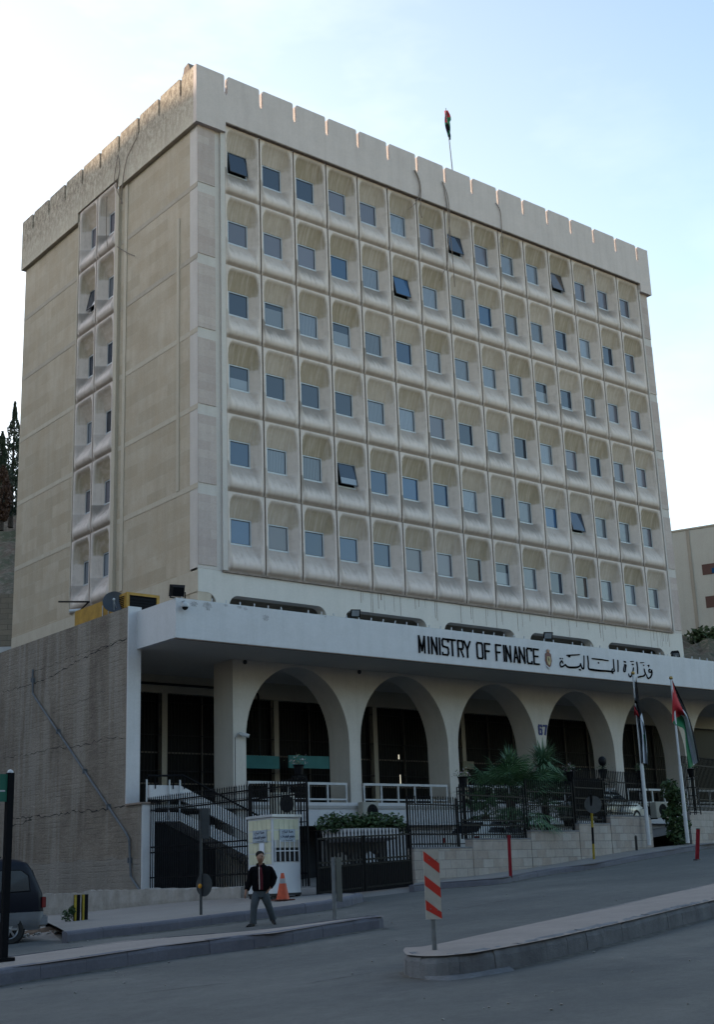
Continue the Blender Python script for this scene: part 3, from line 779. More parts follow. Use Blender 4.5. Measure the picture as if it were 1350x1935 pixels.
# ---- white jamb + board-marked concrete side wall
sidew = empty('side_retaining_wall', (-3.4, 5, ZO-32.6), 'tall cracked brown board-marked concrete wall with a white front edge', 'wall')
def mk_board():
    m, n, l, b = nt('board_marked_concrete')
    pos = geo_pos(n)
    hz = noise(n, l, pos, 1.0, 7, .75, (1.3, 1.3, 7))
    fine = noise(n, l, pos, 1.0, 8, .8, (7, 7, 11))
    blot = ramp(n, l, noise(n, l, pos, .5, 6, .65), [(.3, 0), (.7, 1)])
    vst = ramp(n, l, noise(n, l, pos, 1.0, 4, .6, (1.5, 1.5, .10)), [(.5, 0), (.62, 1)])
    pit = ramp(n, l, noise(n, l, pos, 5, 6, .8), [(.58, 0), (.66, 1)])
    c = mix(n, l, blot, (.125,.103,.086), (.22,.187,.158))
    c = mix(n, l, .35, c, hz, 'SOFT_LIGHT'); c = mix(n, l, .6, c, fine, 'SOFT_LIGHT')
    c = mix(n, l, mathn(n, l, 'MULTIPLY', vst, .5), c, (.27,.245,.22))
    c = mix(n, l, mathn(n, l, 'MULTIPLY', pit, .3), c, (.055,.045,.04))
    # smoother pale render at the foot
    sp = n.new('ShaderNodeSeparateXYZ'); l.new(pos, sp.inputs[0])
    edge = mathn(n, l, 'ADD', sp.outputs[2], mathn(n, l, 'MULTIPLY', noise(n, l, pos, 1.2, 4), .35))
    low = mathn(n, l, 'LESS_THAN', edge, 2.62)
    c = mix(n, l, mathn(n, l, 'MULTIPLY', low, .4), c, (.21,.20,.19))
    l.new(c, b.inputs['Base Color']); b.inputs['Roughness'].default_value = .95; b.inputs['Specular IOR Level'].default_value = .15
    wv = n.new('ShaderNodeTexWave'); wv.wave_type = 'BANDS'; wv.bands_direction = 'Z'; wv.inputs['Scale'].default_value = 1.7
    wv.inputs['Distortion'].default_value = 1.6; wv.inputs['Detail'].default_value = 6; wv.inputs['Detail Scale'].default_value = .7; wv.inputs['Detail Roughness'].default_value = .7; l.new(pos, wv.inputs[0])
    bl = ramp(n, l, wv.outputs['Fac'], [(.0, 1), (.22, 0)])
    blm = mathn(n, l, 'MULTIPLY', bl, ramp(n, l, noise(n, l, pos, 1.1, 6, .75), [(.42, 0), (.6, 1)])); c = mix(n, l, mathn(n, l, 'MULTIPLY', blm, .2), c, (.06,.05,.043)); l.new(c, b.inputs['Base Color'])
    h = mathn(n, l, 'ADD', mathn(n, l, 'MULTIPLY', hz, .8), mathn(n, l, 'SUBTRACT', fine, mathn(n, l, 'MULTIPLY', blm, .2)))
    bump(n, l, b, h, .9, .05)
    return m
M['board'] = mk_board()
XW = -3.62
ZT = ZO-21.93
MB().box((XW, -1.1, ZO-33.4), (-3.22, 26, ZT)).build('concrete_wall', M['board'], sidew)
MB().box((XW, -2.15, ZO-33.4), (-3.22, -1.1, ZO-28.84)).build('concrete_wall', M['board'], sidew)
MB().box((XW-.02, -1.16, ZO-28.84), (-3.12, -1.1, ZT+.02)).build('white_edge', M['white_paint'], sidew)
MB().box((XW+.02, -2.22, ZO-33.0), (-3.12, -2.15, ZO-28.86)).build('white_edge', M['white_paint'], sidew)
MB().box((XW-.06, -2.26, ZO-28.84), (-3.1, -1.16, ZO-28.78)).build('ledge', M['drip'], sidew)
def crack(px, seed=1, w=.03):
    r = random.Random(seed); P = [Vector(onX(u, v, XW)) for u, v in px]; Q = []
    for a, b_ in zip(P[:-1], P[1:]):
        n_ = max(2, int((b_-a).length/.16))
        for k in range(n_): Q.append(a.lerp(b_, k/n_) + Vector((0, r.uniform(-.02,.02), r.uniform(-.05,.05))))
    Q.append(P[-1]); m = MB(); left = []; right = []
    for q in Q:
        ww = w*r.uniform(.05, .75); left.append((XW-.004, q.y, q.z+ww)); right.append((XW-.004, q.y, q.z-ww*.7))
    n_ = len(Q); m.add(left+right, [(i, i+1, n_+i+1, n_+i) for i in range(n_-1)])
    m.build('wall_crack', M['dark'], sidew)
crack([(5,1308),(60,1292),(90,1283),(150,1247),(240,1205)], 1, .035)
crack([(60,1270),(100,1255),(160,1234),(240,1208)], 2, .02)
crack([(15,1548),(60,1543),(100,1542),(140,1533),(200,1530),(238,1522)], 3, .045)
crack([(5,1432),(60,1425),(100,1412),(140,1412),(165,1407),(200,1392),(240,1396)], 4, .022)
crack([(236,1305),(237,1340),(236,1385)], 5, .02)
crack([(100,1345),(150,1325),(200,1305)], 7, .012); crack([(210,1635),(212,1660),(211,1680)], 8, .012)
crack([(15,1560),(40,1556),(60,1549)], 9, .05)
M['pipe'] = mat('grey_pipe', (.10,.11,.125), .5, .15, 6)
pp = [onX(u, v, XW-.09) for u, v in ((62,1265),(62,1310),(66,1318),(239,1575),(244,1586),(247,1655),(252,1664),(264,1682))]
MB().tube(pp, .04, 10).build('downpipe', M['pipe'], sidew)
for (u, v) in ((62,1285),(110,1382),(160,1457),(205,1524),(245,1625)):
    p = onX(u, v, XW-.08); MB().box((XW-.16, p[1]-.03, p[2]-.09), (XW, p[1]+.03, p[2]+.09)).build('pipe_clip', M['pipe'], sidew)
# ================================================================== things fixed on or standing on the block
# generator
gx0, gx1, gy0, gy1, gz0, gz1 = -3.1, -1.72, 0.0, 4.1, ZSF+.22, ZO-21.12
M['yellow'] = mat('yellow_generator_paint', (.36,.20,.03), .5, .2, 3, bstr=.05)
gen = empty('generator', ((gx0+gx1)/2, 2, gz0), 'yellow generator housing with a black louvred grille on the roof beside the tower', 'generator')
m = MB(); m.bbox((gx0, gy0+.03, gz0), (gx1, gy1, gz1), .03); m.build('housing', M['yellow'], gen)
m = MB(); m.box((gx0, gy0-.03, gz0), (gx0+.12, gy0+.03, gz1)); m.box((gx1-.12, gy0-.03, gz0), (gx1, gy0+.03, gz1)); m.box((gx0+.12, gy0-.03, gz1-.1), (gx1-.12, gy0+.03, gz1)); m.build('grille_frame', M['yellow'], gen)
m = MB()
for k in range(18):
    z = gz0+.15+k*(gz1-gz0-.3)/17; m.add([(gx0+.12, gy0-.02, z), (gx1-.12, gy0-.02, z), (gx1-.12, gy0+.028, z+.06), (gx0+.12, gy0+.028, z+.06)], [(0,1,2,3)])
m.box((gx0+.12, gy0+.0, gz0+.02), (gx1-.12, gy0+.029, gz1-.1)); m.build('louvres', M['iron'], gen)
m = MB()
for k in range(16): z = gz1-.15-k*.07; m.box((gx0-.02, gy0+.15, z), (gx0-.0, gy0+.6, z+.03))
m.build('side_louvres', M['iron'], gen)
for y in (1.3, 1.75): MB().tube([(gx0-.03, y, gz1-.2), (gx0-.03, y, gz0+.6)], .02, 6).build('latch_bar', M['alu'], gen)
pe = [(gx0+.7, 3.9, gz1), (gx0+.7, 3.9, gz1+.12), (gx0+.05, 4.6, gz1+.10)]
MB().tube(pe, .07, 10).build('exhaust_pipe', M['alu'], gen)
q0 = onX(112, 1137, -3.0); q1 = onX(168, 1137, -3.0)
MB().bar(q1, q0, .1, .06).tube([(q1[0],q1[1],q1[2]), (gx0+.2, 4.0, gz1+.05)], .03, 6).build('exhaust_flap', M['iron'], gen)
# satellite dish
dc = Vector(onX(216, 1137, -3.3))
dish = empty('satellite_dish', (dc.x, dc.y, ZT), 'dark grey round satellite dish on the wall top beside the yellow generator', 'satellite dish')
bm = bmesh.new(); bmesh.ops.create_cone(bm, cap_ends=True, segments=24, radius1=.42, radius2=.40, depth=.04)
for v in bm.verts:
    r = math.hypot(v.co.x, v.co.y); v.co.z += -.0
mt_ = Matrix.Translation(dc) @ Vector((-.45,-.75,.25)).to_track_quat('Z', 'Y').to_matrix().to_4x4()
prof = [(0.01,-.10),(.15,-.09),(.3,-.05),(.42,0),(.43,.01),(.42,.015),(.3,-.03),(.15,-.07),(.01,-.08)]
bm.free(); lb = MB().lathe((0,0,0), prof, 24); bm = bmesh.new()
vv = [bm.verts.new(p) for p in lb.v]
for f in lb.f:
    try: bm.faces.new([vv[i] for i in f])
    except ValueError: pass
M['dish'] = mat('dark_dish', (.03,.035,.045), .45, .1)
MB().frombm(bm, mt_).build('reflector', M['dish'], dish, smooth=True)
nrm = (mt_.to_3x3() @ Vector((0,0,1))).normalized()
tip = dc + nrm*.4 + Vector((0,0,-.1))
MB().tube([dc + Vector((0,0,-.4)) , tip], .015, 6).tube([dc + Vector((.2,.1,-.35)), tip], .012, 6).build('feed_arm', M['alu'], dish)
MB().ball(tip, .05, 8).build('feed_horn', M['white_metal'], dish)
MB().tube([(dc.x+.05, dc.y+.08, ZT-.01), (dc.x+.05, dc.y+.08, dc.z)], .03, 8).build('mast', M['alu'], dish)
# floodlights
M['lens'] = mat('lamp_glass', (.22,.24,.27), .15, .1, 5, spec=.8)
def flood(u, v, y, label, aim, s=1.0, zb=None, behind=False):
    p = Vector(onY(u, v, y)); zb = ZFT+.03 if zb is None else zb
    f = empty('floodlight', (p.x, p.y, zb), label, 'floodlight', 'floodlights on the canopy edge')
    d = Vector(aim).normalized(); q = d.to_track_quat('Z', 'Y').to_matrix().to_4x4()
    mt = Matrix.Translation(p) @ q
    def tb(a, b_):
        bm = bmesh.new(); bmesh.ops.create_cube(bm, size=1)
        for w in bm.verts: w.co = Vector(((a[0]+b_[0])/2+w.co.x*(b_[0]-a[0]), (a[1]+b_[1])/2+w.co.y*(b_[1]-a[1]), (a[2]+b_[2])/2+w.co.z*(b_[2]-a[2])))
        return bm
    bm = bmesh.new(); bmesh.ops.create_cube(bm, size=1)
    for w in bm.verts:
        k = 1 if w.co.z > 0 else .72
        w.co = Vector((w.co.x*.52*k*s, w.co.y*.4*k*s, w.co.z*.22*s))
    MB().frombm(bm, mt).build('lamp_body', M['iron'], f)
    MB().frombm(tb((-.2*s,-.15*s,.112*s), (.2*s,.15*s,.12*s)), mt).build('lamp_glass', M['lens'], f)
    MB().bar((p.x-.28*s, p.y, zb+.02), (p.x-.28*s, p.y, p.z), .03).bar((p.x+.28*s, p.y, zb+.02), (p.x+.28*s, p.y, p.z), .03).bar((p.x-.29*s, p.y, zb+.015), (p.x+.29*s, p.y, zb+.015), .05, .03).build('bracket', M['iron'], f)
flood(336, 1117, YF+.15, 'black floodlight facing away on the canopy corner nearest the yellow generator', (.25, .9, .35), 1.05)
flood(671, 1158, YF+.15, 'black floodlight on the canopy edge above the second column, glass towards the street', (-.35, -.8, -.35), .75)
flood(1035, 1200, YF+.15, 'black floodlight on the canopy edge above the gap between FINANCE and the Arabic words', (-.35, -.75, -.45), .8)
flood(1277, 1235, YF+.15, 'black floodlight on the canopy edge beyond the last slot opening, right of the Arabic words', (-.5, -.3, -.75), .8)
# cameras
def cctv(p, d, label, nm_arm=None):
    p = Vector(p); d = Vector(d).normalized()
    c = empty('security_camera', p, label, 'camera')
    MB().tube([p-d*.2, p-d*.19, p+d*.16, p+d*.19], [.05,.07,.07,.075], 10).build('camera_body', M['white_metal'], c)
    MB().tube([p+d*.19, p+d*.2], .05, 10).build('camera_lens', M['dark'], c)
    return c
p = Vector(onY(462, 1388, -.95)); c = cctv(p, (.8,-.55,-.3), 'small white box camera on a bracket on the first arcade column')
MB().tube([p+Vector((-.3,.14,-.1)), p+Vector((-.3,-.02,.05)), p+Vector((-.05,0,-.07)), p+Vector((-.02,0,-.04))], .02, 6).build('camera_arm', M['alu'], c)
MB().tube([p+Vector((-.32,.145,-.1)), p+Vector((-.33,.145,-3.2))], .012, 5).build('camera_cable', M['iron'], c)
p = Vector(onY(350, 1146, YF-.2))
c = empty('security_camera', p, 'round dome camera hanging from the canopy corner', 'camera')
MB().lathe((p.x,p.y,p.z-.02), [(.05,.16),(.12,.12),(.14,.03),(.13,0)], 16).build('camera_body', M['white_metal'], c, smooth=True)
MB().ball((p.x,p.y,p.z-.02), .105, 14).build('camera_dome', M['dark'], c, smooth=True)
MB().tube([p+Vector((0,0,.12)), p+Vector((0,0,.2)), p+Vector((0,.21,.2))], .025, 6).build('camera_arm', M['alu'], c)
# air conditioners
M['acw'] = mat('ac_casing', (.30,.29,.26), .5, .1, 4)
def ac(u, v, y, label, w=.85, h=.62, ry=0):
    p = Vector(onY(u, v, y)); a = empty('air_conditioner', p, label, 'air conditioner', 'air conditioner outdoor units')
    MB().bbox((p.x-w/2, p.y, p.z), (p.x+w/2, p.y+.32, p.z+h), .02).build('casing', M['acw'], a)
    bm = bmesh.new(); bmesh.ops.create_cone(bm, cap_ends=True, segments=24, radius1=h*.38, radius2=h*.38, depth=.01)
    MB().frombm(bm, Matrix.Translation((p.x+.08, p.y-.006, p.z+h/2)) @ Matrix.Rotation(R_(90), 4, 'X')).build('fan_opening', M['dark'], a)
    m = MB()
    for k in range(1, 5):
        r = h*.38*k/4; m.tube([(p.x+.08+r*math.cos(t*math.pi/8), p.y-.016, p.z+h/2+r*math.sin(t*math.pi/8)) for t in range(17)], .006, 4, cap=False)
    for k in range(4): t = k*math.pi/4; m.bar((p.x+.08-h*.38*math.cos(t), p.y-.018, p.z+h/2-h*.38*math.sin(t)), (p.x+.08+h*.38*math.cos(t), p.y-.018, p.z+h/2+h*.38*math.sin(t)), .01)
    m.build('fan_guard', M['iron'], a)
    m = MB(); m.box((p.x-w/2, p.y-.02, p.z-.05), (p.x-w/2+.05, p.y+.34, p.z)); m.box((p.x+w/2-.05, p.y-.02, p.z-.05), (p.x+w/2, p.y+.34, p.z)); m.build('bracket', M['iron'], a)
ac(702, 1550, -1.35, 'beige air conditioner unit on the white wall right of the second column', .8, .7)
ac(1253, 1545, -2.2, 'beige air conditioner unit between the two flagpoles', .85, .72)
ac(1222, 1545, -1.9, 'grey air conditioner unit half behind the left flagpole', .8, .65)
# vent hood on edge wall near booth
ac(539, 1540, -2.6, 'dark round-fan air conditioner unit above the white booth roof', .9, .8)
# ================================================================== GROUND, ROAD, KERBS
def mk_asphalt():
    m, n, l, b = nt('asphalt')
    pos = geo_pos(n)
    big = ramp(n, l, noise(n, l, pos, .22, 5, .6), [(.3, 0), (.72, 1)])
    trk = ramp(n, l, noise(n, l, pos, 1.0, 4, .55, (.12, .9, .3)), [(.35, 0), (.7, 1)])
    agg = noise(n, l, pos, 22, 8, .9)
    mid = noise(n, l, pos, 3.5, 8, .8)
    vor = n.new('ShaderNodeTexVoronoi'); vor.feature = 'DISTANCE_TO_EDGE'; vor.inputs['Scale'].default_value = .35
    wv = n.new('ShaderNodeVectorMath'); wv.operation = 'ADD'; nn = n.new('ShaderNodeTexNoise'); nn.inputs['Scale'].default_value = 1.4; nn.inputs['Detail'].default_value = 6
    l.new(pos, nn.inputs['Vector']); l.new(pos, wv.inputs[0]); l.new(nn.outputs[1], wv.inputs[1]); l.new(wv.outputs[0], vor.inputs['Vector'])
    crk = ramp(n, l, vor.outputs['Distance'], [(.0, 1), (.006, 0)])
    cm = ramp(n, l, noise(n, l, pos, .16, 3), [(.55, 0), (.62, 1)])
    c = mix(n, l, big, (.054,.056,.056), (.100,.099,.094))
    c = mix(n, l, mathn(n, l, 'MULTIPLY', trk, .45), c, (.036,.040,.046))
    dust = ramp(n, l, noise(n, l, pos, .5, 7, .75), [(.58, 0), (.72, 1)])
    c = mix(n, l, mathn(n, l, 'MULTIPLY', dust, .5), c, (.12,.115,.108))
    c = mix(n, l, .9, c, agg, 'SOFT_LIGHT'); c = mix(n, l, .6, c, mid, 'SOFT_LIGHT')
    c = mix(n, l, mathn(n, l, 'MULTIPLY', mathn(n, l, 'MULTIPLY', crk, cm), .7), c, (.02,.02,.022))
    l.new(c, b.inputs['Base Color']); b.inputs['Roughness'].default_value = .82; b.inputs['Specular IOR Level'].default_value = .3
    bump(n, l, b, agg, .35, .01)
    return m
M['asphalt'] = mk_asphalt()
M['pave'] = concrete('pavement_screed', (.18,.165,.155), (.10,.093,.088), .0, .7, .5, .9)
M['island'] = concrete('island_screed', (.22,.19,.175), (.115,.10,.093), .0, .8, .5, 1.3)
M['kerb'] = concrete('kerb_stone', (.105,.105,.128), (.06,.06,.07), .3, .8, .5, 1.6)
M['kerbrough'] = concrete('rough_kerb_concrete', (.15,.155,.168), (.05,.053,.06), .5, 1.1, .8, 2.5)
def axis_vals(a, b_, near0, near1, st):
    v = list(np.arange(near0, near1+.01, st)); x = near0; s_ = st
    while x > a: s_ *= 1.5; x -= s_; v.insert(0, x)
    x = near1; s_ = st
    while x < b_: s_ *= 1.5; x += s_; v.append(x)
    return v
xs = axis_vals(-400, 400, -40, 50, 1.0); ys = axis_vals(-400, 400, -48, 10, 1.0)
rd = MB().grid([[(x, y, g(x, y)) for x in xs] for y in ys]).build('road', M['asphalt'], None, smooth=True)
struct(rd)

def resample(P, step):
    P = [Vector(p) for p in P]; out = [P[0]]; acc = 0
    for a, b_ in zip(P[:-1], P[1:]):
        L_ = (b_-a).length; n_ = max(1, int(round(L_/step)))
        for k in range(1, n_+1): out.append(a.lerp(b_, k/n_))
    return out
def smoothline(P, it=2):
    P = [Vector(p) for p in P]
    for _ in range(it):
        Q = [P[0]]
        for a, b_ in zip(P[:-1], P[1:]): Q += [a.lerp(b_, .25), a.lerp(b_, .75)]
        Q.append(P[-1]); P = Q
    return P
def onground(P, dz): return [Vector((p[0], p[1], g(p[0], p[1]) + dz)) for p in P]
def kerb(name, line, h, w, side, mt, seg=.95, rough=0):
    """row of kerb stones; side=+1: body lies to the left of the line direction"""
    r = random.Random(11)
    P = resample(smoothline(line, 2), .12)
    # cumulative length
    S = [0]
    for a, b_ in zip(P[:-1], P[1:]): S.append(S[-1] + (b_-a).length)
    def pt(s_):
        s_ = max(0, min(S[-1], s_)); i = max(0, min(len(S)-2, int(np.searchsorted(S, s_))-1))
        t = (s_-S[i])/max(1e-6, S[i+1]-S[i]); return P[i].lerp(P[i+1], t)
    m = MB(); s_ = 0
    while s_ < S[-1]-.05:
        e = min(S[-1], s_+seg)
        js = [s_+.003 + (e-s_-.006)*k/4 for k in range(5)]
        dz = r.uniform(-.006, .006); dy = r.uniform(-.006, .006)
        rows = []
        for q in js:
            p = pt(q); d = (pt(q+.1)-pt(q-.1)); d.z = 0; d.normalize(); nn = Vector((-d.y, d.x, 0))*side
            z0 = g(p.x, p.y)
            prof = [(-.012, -.08), (0, h*.70), (.022, h*.9), (.06, h), (w, h+.004), (w, -.08)]
            rows.append([(p.x+nn.x*(a+dy) , p.y+nn.y*(a+dy), z0+b_+(dz if b_ > 0 else 0)+ (r.uniform(-rough, rough) if rough and b_ > 0 else 0)) for a, b_ in prof])
        m.grid(rows)
        n_ = 6; k0 = len(m.v)-n_*5
        m.f.append(tuple(range(k0+n_-1, k0-1, -1))); m.m.append(0); m.f.append(tuple(range(k0+4*n_, k0+5*n_))); m.m.append(0)
        s_ = e
    o = m.build(name, mt); struct(o); return o
def ruled(name, A_, B_, dz, mt, n=5, m_=60, crown=0.0, dza=None):
    def rs(P):
        P = [Vector(p) for p in P]; S = [0]
        for a, b_ in zip(P[:-1], P[1:]): S.append(S[-1]+(b_-a).length)
        out = []
        for k in range(m_+1):
            s_ = S[-1]*k/m_; i = max(0, min(len(S)-2, int(np.searchsorted(S, s_))-1))
            out.append(P[i].lerp(P[i+1], (s_-S[i])/max(1e-6, S[i+1]-S[i])))
        return out
    A1, B1 = rs(A_), rs(B_); rows = []
    for a, b_ in zip(A1, B1):
        r_ = []
        for j in range(n+1):
            p = a.lerp(b_, j/n); r_.append((p.x, p.y, g(p.x, p.y)+(dz if dza is None else dza + (dz-dza)*min(1, 3.0*j/n))+crown*math.sin(math.pi*j/n)))
        rows.append(r_)
    o = MB().grid(rows).build(name, mt, None, smooth=True); struct(o); return o
def pxl(pts, dz): return [Vector(gp(u, v, dz)) for u, v in pts]
HF = .24
# far left pavement
Lf = pxl([(127,1760),(200,1751),(300,1741),(380,1731),(450,1723),(520,1714),(600,1704),(650,1697),(676,1691)], HF)
c_ = Lf[-1]
Lf += [c_ + Vector((.55,.35,0)), c_ + Vector((.75,1.0,0)), c_ + Vector((.5,1.7,0)), c_ + Vector((-.1,2.3,0))]
kerb('kerb_far_left', Lf, HF, .2, 1, M['kerb'])
Lfe = smoothline(Lf, 2)
lx = Lf[0]
far = [Vector((-16, 9, 0))]
backL = [Vector((-3.5, 9, 0)), Vector((-3.5, 2, 0)), Vector((-3.4, -6, 0)), Vector((-2.6, -11.2, 0)), Lf[-1] + Vector((.1, .6, 0))]
ruled('pavement_left', [p + Vector((0, .05, 0)) for p in [Lf[0]] + Lfe[1:]], backL, HF-.006, M['pave'], 14, 90)
ruled('pavement_left_end', [Vector((-30, Lf[0].y+2.6, 0)), Lf[0] + Vector((-3.6, 2.5, 0)), Lf[0] + Vector((-.4, 1.8, 0)), Lf[0]+Vector((0,.1,0))], [Vector((-30, 9, 0)), Vector((-12, 9, 0)), Vector((-3.5, 9, 0))], HF-.01, M['pave'], 24, 60, 0, -.03)
# left island
Ib = [(-160,1862),(0,1830),(167,1807),(300,1787),(450,1768),(520,1762),(620,1745),(691,1734),(728,1730)]
HI = .26
In = pxl(Ib, HI)
tip = In[-1]
If = pxl([(707,1729),(629,1737),(520,1752),(450,1759),(300,1771),(233,1777),(17,1806),(-160,1832)], HI)
loop = In + [tip + Vector((.12,.25,0))] + If
kerb('kerb_island', In + [tip + Vector((.1,.25,0)), If[0] + Vector((.0,.1,0))], HI, .18, 1, M['kerb'])
kerb('kerb_island_back', If, HI, .12, 1, M['kerb'])
ruled('island_left', In, list(reversed(If)), HI-.004, M['island'], 5, 80)
# right median
HM = .30
Mn = pxl([(762,1795),(768,1803),(800,1806),(839,1805),(898,1799),(960,1788),(1034,1774),(1110,1757),(1192,1738),(1270,1719),(1350,1700),(1440,1678)], HM)
Mf = pxl([(770,1790),(803,1788),(837,1781),(900,1767),(980,1750),(1056,1734),(1200,1702),(1350,1669),(1440,1650)], HM)
tipl = Mn[0]
kerb('kerb_median', [Mf[1], Mf[0]] + Mn, HM, .2, 1, M['kerbrough'], .62, .014)
kerb('kerb_median_back', list(reversed(Mf[1:])), HM, .12, 1, M['kerbrough'])
ruled('median_top', Mn, Mf, HM-.002, M['island'], 6, 90, .02)
# rough mortar apron round the median nose
m = MB(); r_ = random.Random(4); ring = []
for i, p in enumerate(resample([Mf[1], Mf[0]] + Mn[:6], .15)):
    d = Vector((-.25, -.75, 0)).normalized()
    w_ = r_.uniform(.05, .2)
    q = p + d*w_*(1 if i > 3 else .6)
    ring.append([(p.x, p.y, g(p.x, p.y)+.05), ((p.x+q.x)/2, (p.y+q.y)/2, g(q.x, q.y)+.03), (q.x, q.y, g(q.x, q.y)-.005)])
struct(m.grid(ring).build('kerb_mortar', M['kerbrough']))
# right far pavement
Pn = pxl([(783,1672),(817,1668),(870,1664),(912,1661),(957,1657),(1000,1648),(1056,1639),(1124,1631),(1192,1618),(1270,1605),(1350,1593),(1440,1580)], .2)
kerb('kerb_far_right', Pn, .2, .2, 1, M['kerb'])
W0 = gp(781,1667,.2); W0 = at(783, 1667, 40.5); W1 = at(1230, 1603, 53)
wd = Vector((W1[0]-W0[0], W1[1]-W0[1], 0)); wl = wd.length; wd.normalize(); wn = Vector((-wd.y, wd.x, 0))
Wend = Vector(W0) + wd*(wl+24)
ruled('pavement_right', Pn, [Vector(W0), Vector(W1), Wend], .196, M['pave'], 6, 80)
# court behind the walls
def court_z(x): return ZO-31.72 + (max(0, x-2)*.085)
xs_ = [-3.2+1.4*k for k in range(30)]
def wall_y(x): return W0[1] + (x-W0[0])*wd.y/wd.x + .15 if x > W0[0] else -11.0
struct(MB().grid([[(x, wall_y(x)*(1-t)+.55*t, court_z(x) if (t or x > W0[0]) else g(x, wall_y(x))-.03) for x in xs_] for t in (0, .2, .5, .75, 1)]).build('courtyard', M['pave']))
# dirt gathered along the foot of the kerbs, and a long crack in the carriageway
M['dirt'] = mat('road_dirt', (.10,.095,.088), .95, .3, 7)
def dirt(line, side, seed, wmax=.3):
    r = random.Random(seed); P = resample(smoothline(line, 1), .22); rows = []; w_ = .1
    for i, p in enumerate(P):
        d = (P[min(i+1,len(P)-1)]-P[max(i-1,0)]); d.z = 0
        if d.length < 1e-5: continue
        d.normalize(); nn = Vector((d.y, -d.x, 0))*side
        w_ = max(.01, min(wmax, w_ + r.uniform(-.06, .06)))
        rows.append([(p.x+nn.x*a, p.y+nn.y*a, g(p.x+nn.x*a, p.y+nn.y*a)+h_) for a, h_ in ((-.03, .03), (w_*.4, .012), (w_, .002))])
    o = MB().grid(rows).build('kerb_dirt', M['dirt']); tag(o, kind='stuff')
dirt(In, 1, 1); dirt(Lf[:-3], 1, 2); dirt(Mn, 1, 3, .2); dirt(Pn, 1, 4)
def roadcrack(px, seed):
    r = random.Random(seed); P = resample([Vector(gp(u, v, 0)) for u, v in px], .15); a = []; b_ = []
    for p in P:
        q = p + Vector((r.uniform(-.03,.03), r.uniform(-.03,.03), 0)); w_ = r.uniform(.004, .014)
        a.append((q.x, q.y+w_, g(q.x, q.y)+.005)); b_.append((q.x, q.y-w_, g(q.x, q.y)+.005))
    o = MB().grid([a, b_]).build('road_crack', M['dark']); tag(o, kind='stuff')
roadcrack([(1140,1834),(1220,1829),(1290,1833),(1350,1832)], 1); roadcrack([(860,1720),(960,1700),(1060,1697)], 2); roadcrack([(240,1880),(420,1858),(560,1862),(700,1838)], 3)
# broken kerb: soil and rubble beside the van
M['soil'] = mat('brown_soil', (.09,.055,.035), .95, .3, 6, bstr=.5, bscale=20)
c0 = Vector(gp(88, 1762, .05))
m = MB(); r_ = random.Random(9)
pts = []
for i in range(9):
    row = []
    for j in range(12):
        x = c0.x - 1.2 + 2.3*j/11; y = c0.y - .35 + 1.5*i/8
        e = math.sin(math.pi*i/8)*math.sin(math.pi*j/11)
        row.append((x, y, g(x, y) - .01 + .16*e + r_.uniform(-.03, .03)*e*1.5))
    pts.append(row)
o = m.grid(pts).build('soil_patch', M['soil']); tag(o, kind='stuff')
m = MB()
for k in range(90):
    x = c0.x + r_.gauss(0, .75); y = c0.y + r_.gauss(-.05, .35); s_ = r_.uniform(.015, .06)
    bm = bmesh.new(); bmesh.ops.create_icosphere(bm, subdivisions=1, radius=s_)
    for v in bm.verts: v.co = Vector((v.co.x*r_.uniform(.7,1.4), v.co.y*r_.uniform(.7,1.4), v.co.z*r_.uniform(.4,.9)))
    m.frombm(bm, Matrix.Translation((x, y, g(x, y)+.06)))
M['rubble'] = mat('pale_rubble', (.26,.25,.23), .9, .25, 14)
o = m.build('rubble', M['rubble']); tag(o, kind='stuff')
# litter and pebbles along kerbs and road
m = MB()
for k in range(150):
    u = r_.uniform(20, 1330); v = r_.choice([r_.uniform(1700, 1760), r_.uniform(1760, 1930), r_.uniform(1640, 1700)])
    if v < 1700 - (u-400)*.1: continue
    p = gp(u, v, 0); s_ = r_.uniform(.006, .022)
    bm = bmesh.new(); bmesh.ops.create_icosphere(bm, subdivisions=1, radius=s_)
    for w in bm.verts: w.co = Vector((w.co.x*r_.uniform(.7,1.6), w.co.y*r_.uniform(.7,1.6), w.co.z*.6))
    m.frombm(bm, Matrix.Translation((p[0], p[1], p[2]+.012)))
o = m.build('gravel_bits', M['rubble']); tag(o, kind='stuff')
# ================================================================== WALLS AND FENCES
M['lowwall'] = concrete('whitewashed_low_wall', (.30,.285,.27), (.13,.115,.10), .45, 1.0, .9, 3.0)
ztl = onX(283, 1679, -3.75)[2]
m = MB(); r_ = random.Random(12)
fr, bk = [], []
for k in range(90):
    y = -8.3 + 17*k/89
    zt_ = onX(450, 1676, -3.75)[2] if y < -3 else ztl
    zt_ += r_.uniform(-.025, .025) - (.08 if y > 1.5 else 0)
    fr.append((-3.78+r_.uniform(-.012,.012), y, zt_))
m.grid([[(p[0]+.02, p[1], g(-3.8, p[1])-.1) for p in fr], [(p[0]-.01, p[1], (p[2]+g(-3.8, p[1]))/2) for p in fr], fr, [(p[0]+.5, p[1], p[2]+.01) for p in fr]])
y = -8.3; m.box((-3.77, -8.31, g(-3.7,-8.3)-.1), (-3.25, -8.29, fr[0][2]-.01))
o = m.build('low_wall', M['lowwall']); tag(o, 'low rough whitewashed wall running under the tall concrete wall and the left iron fence', 'wall')
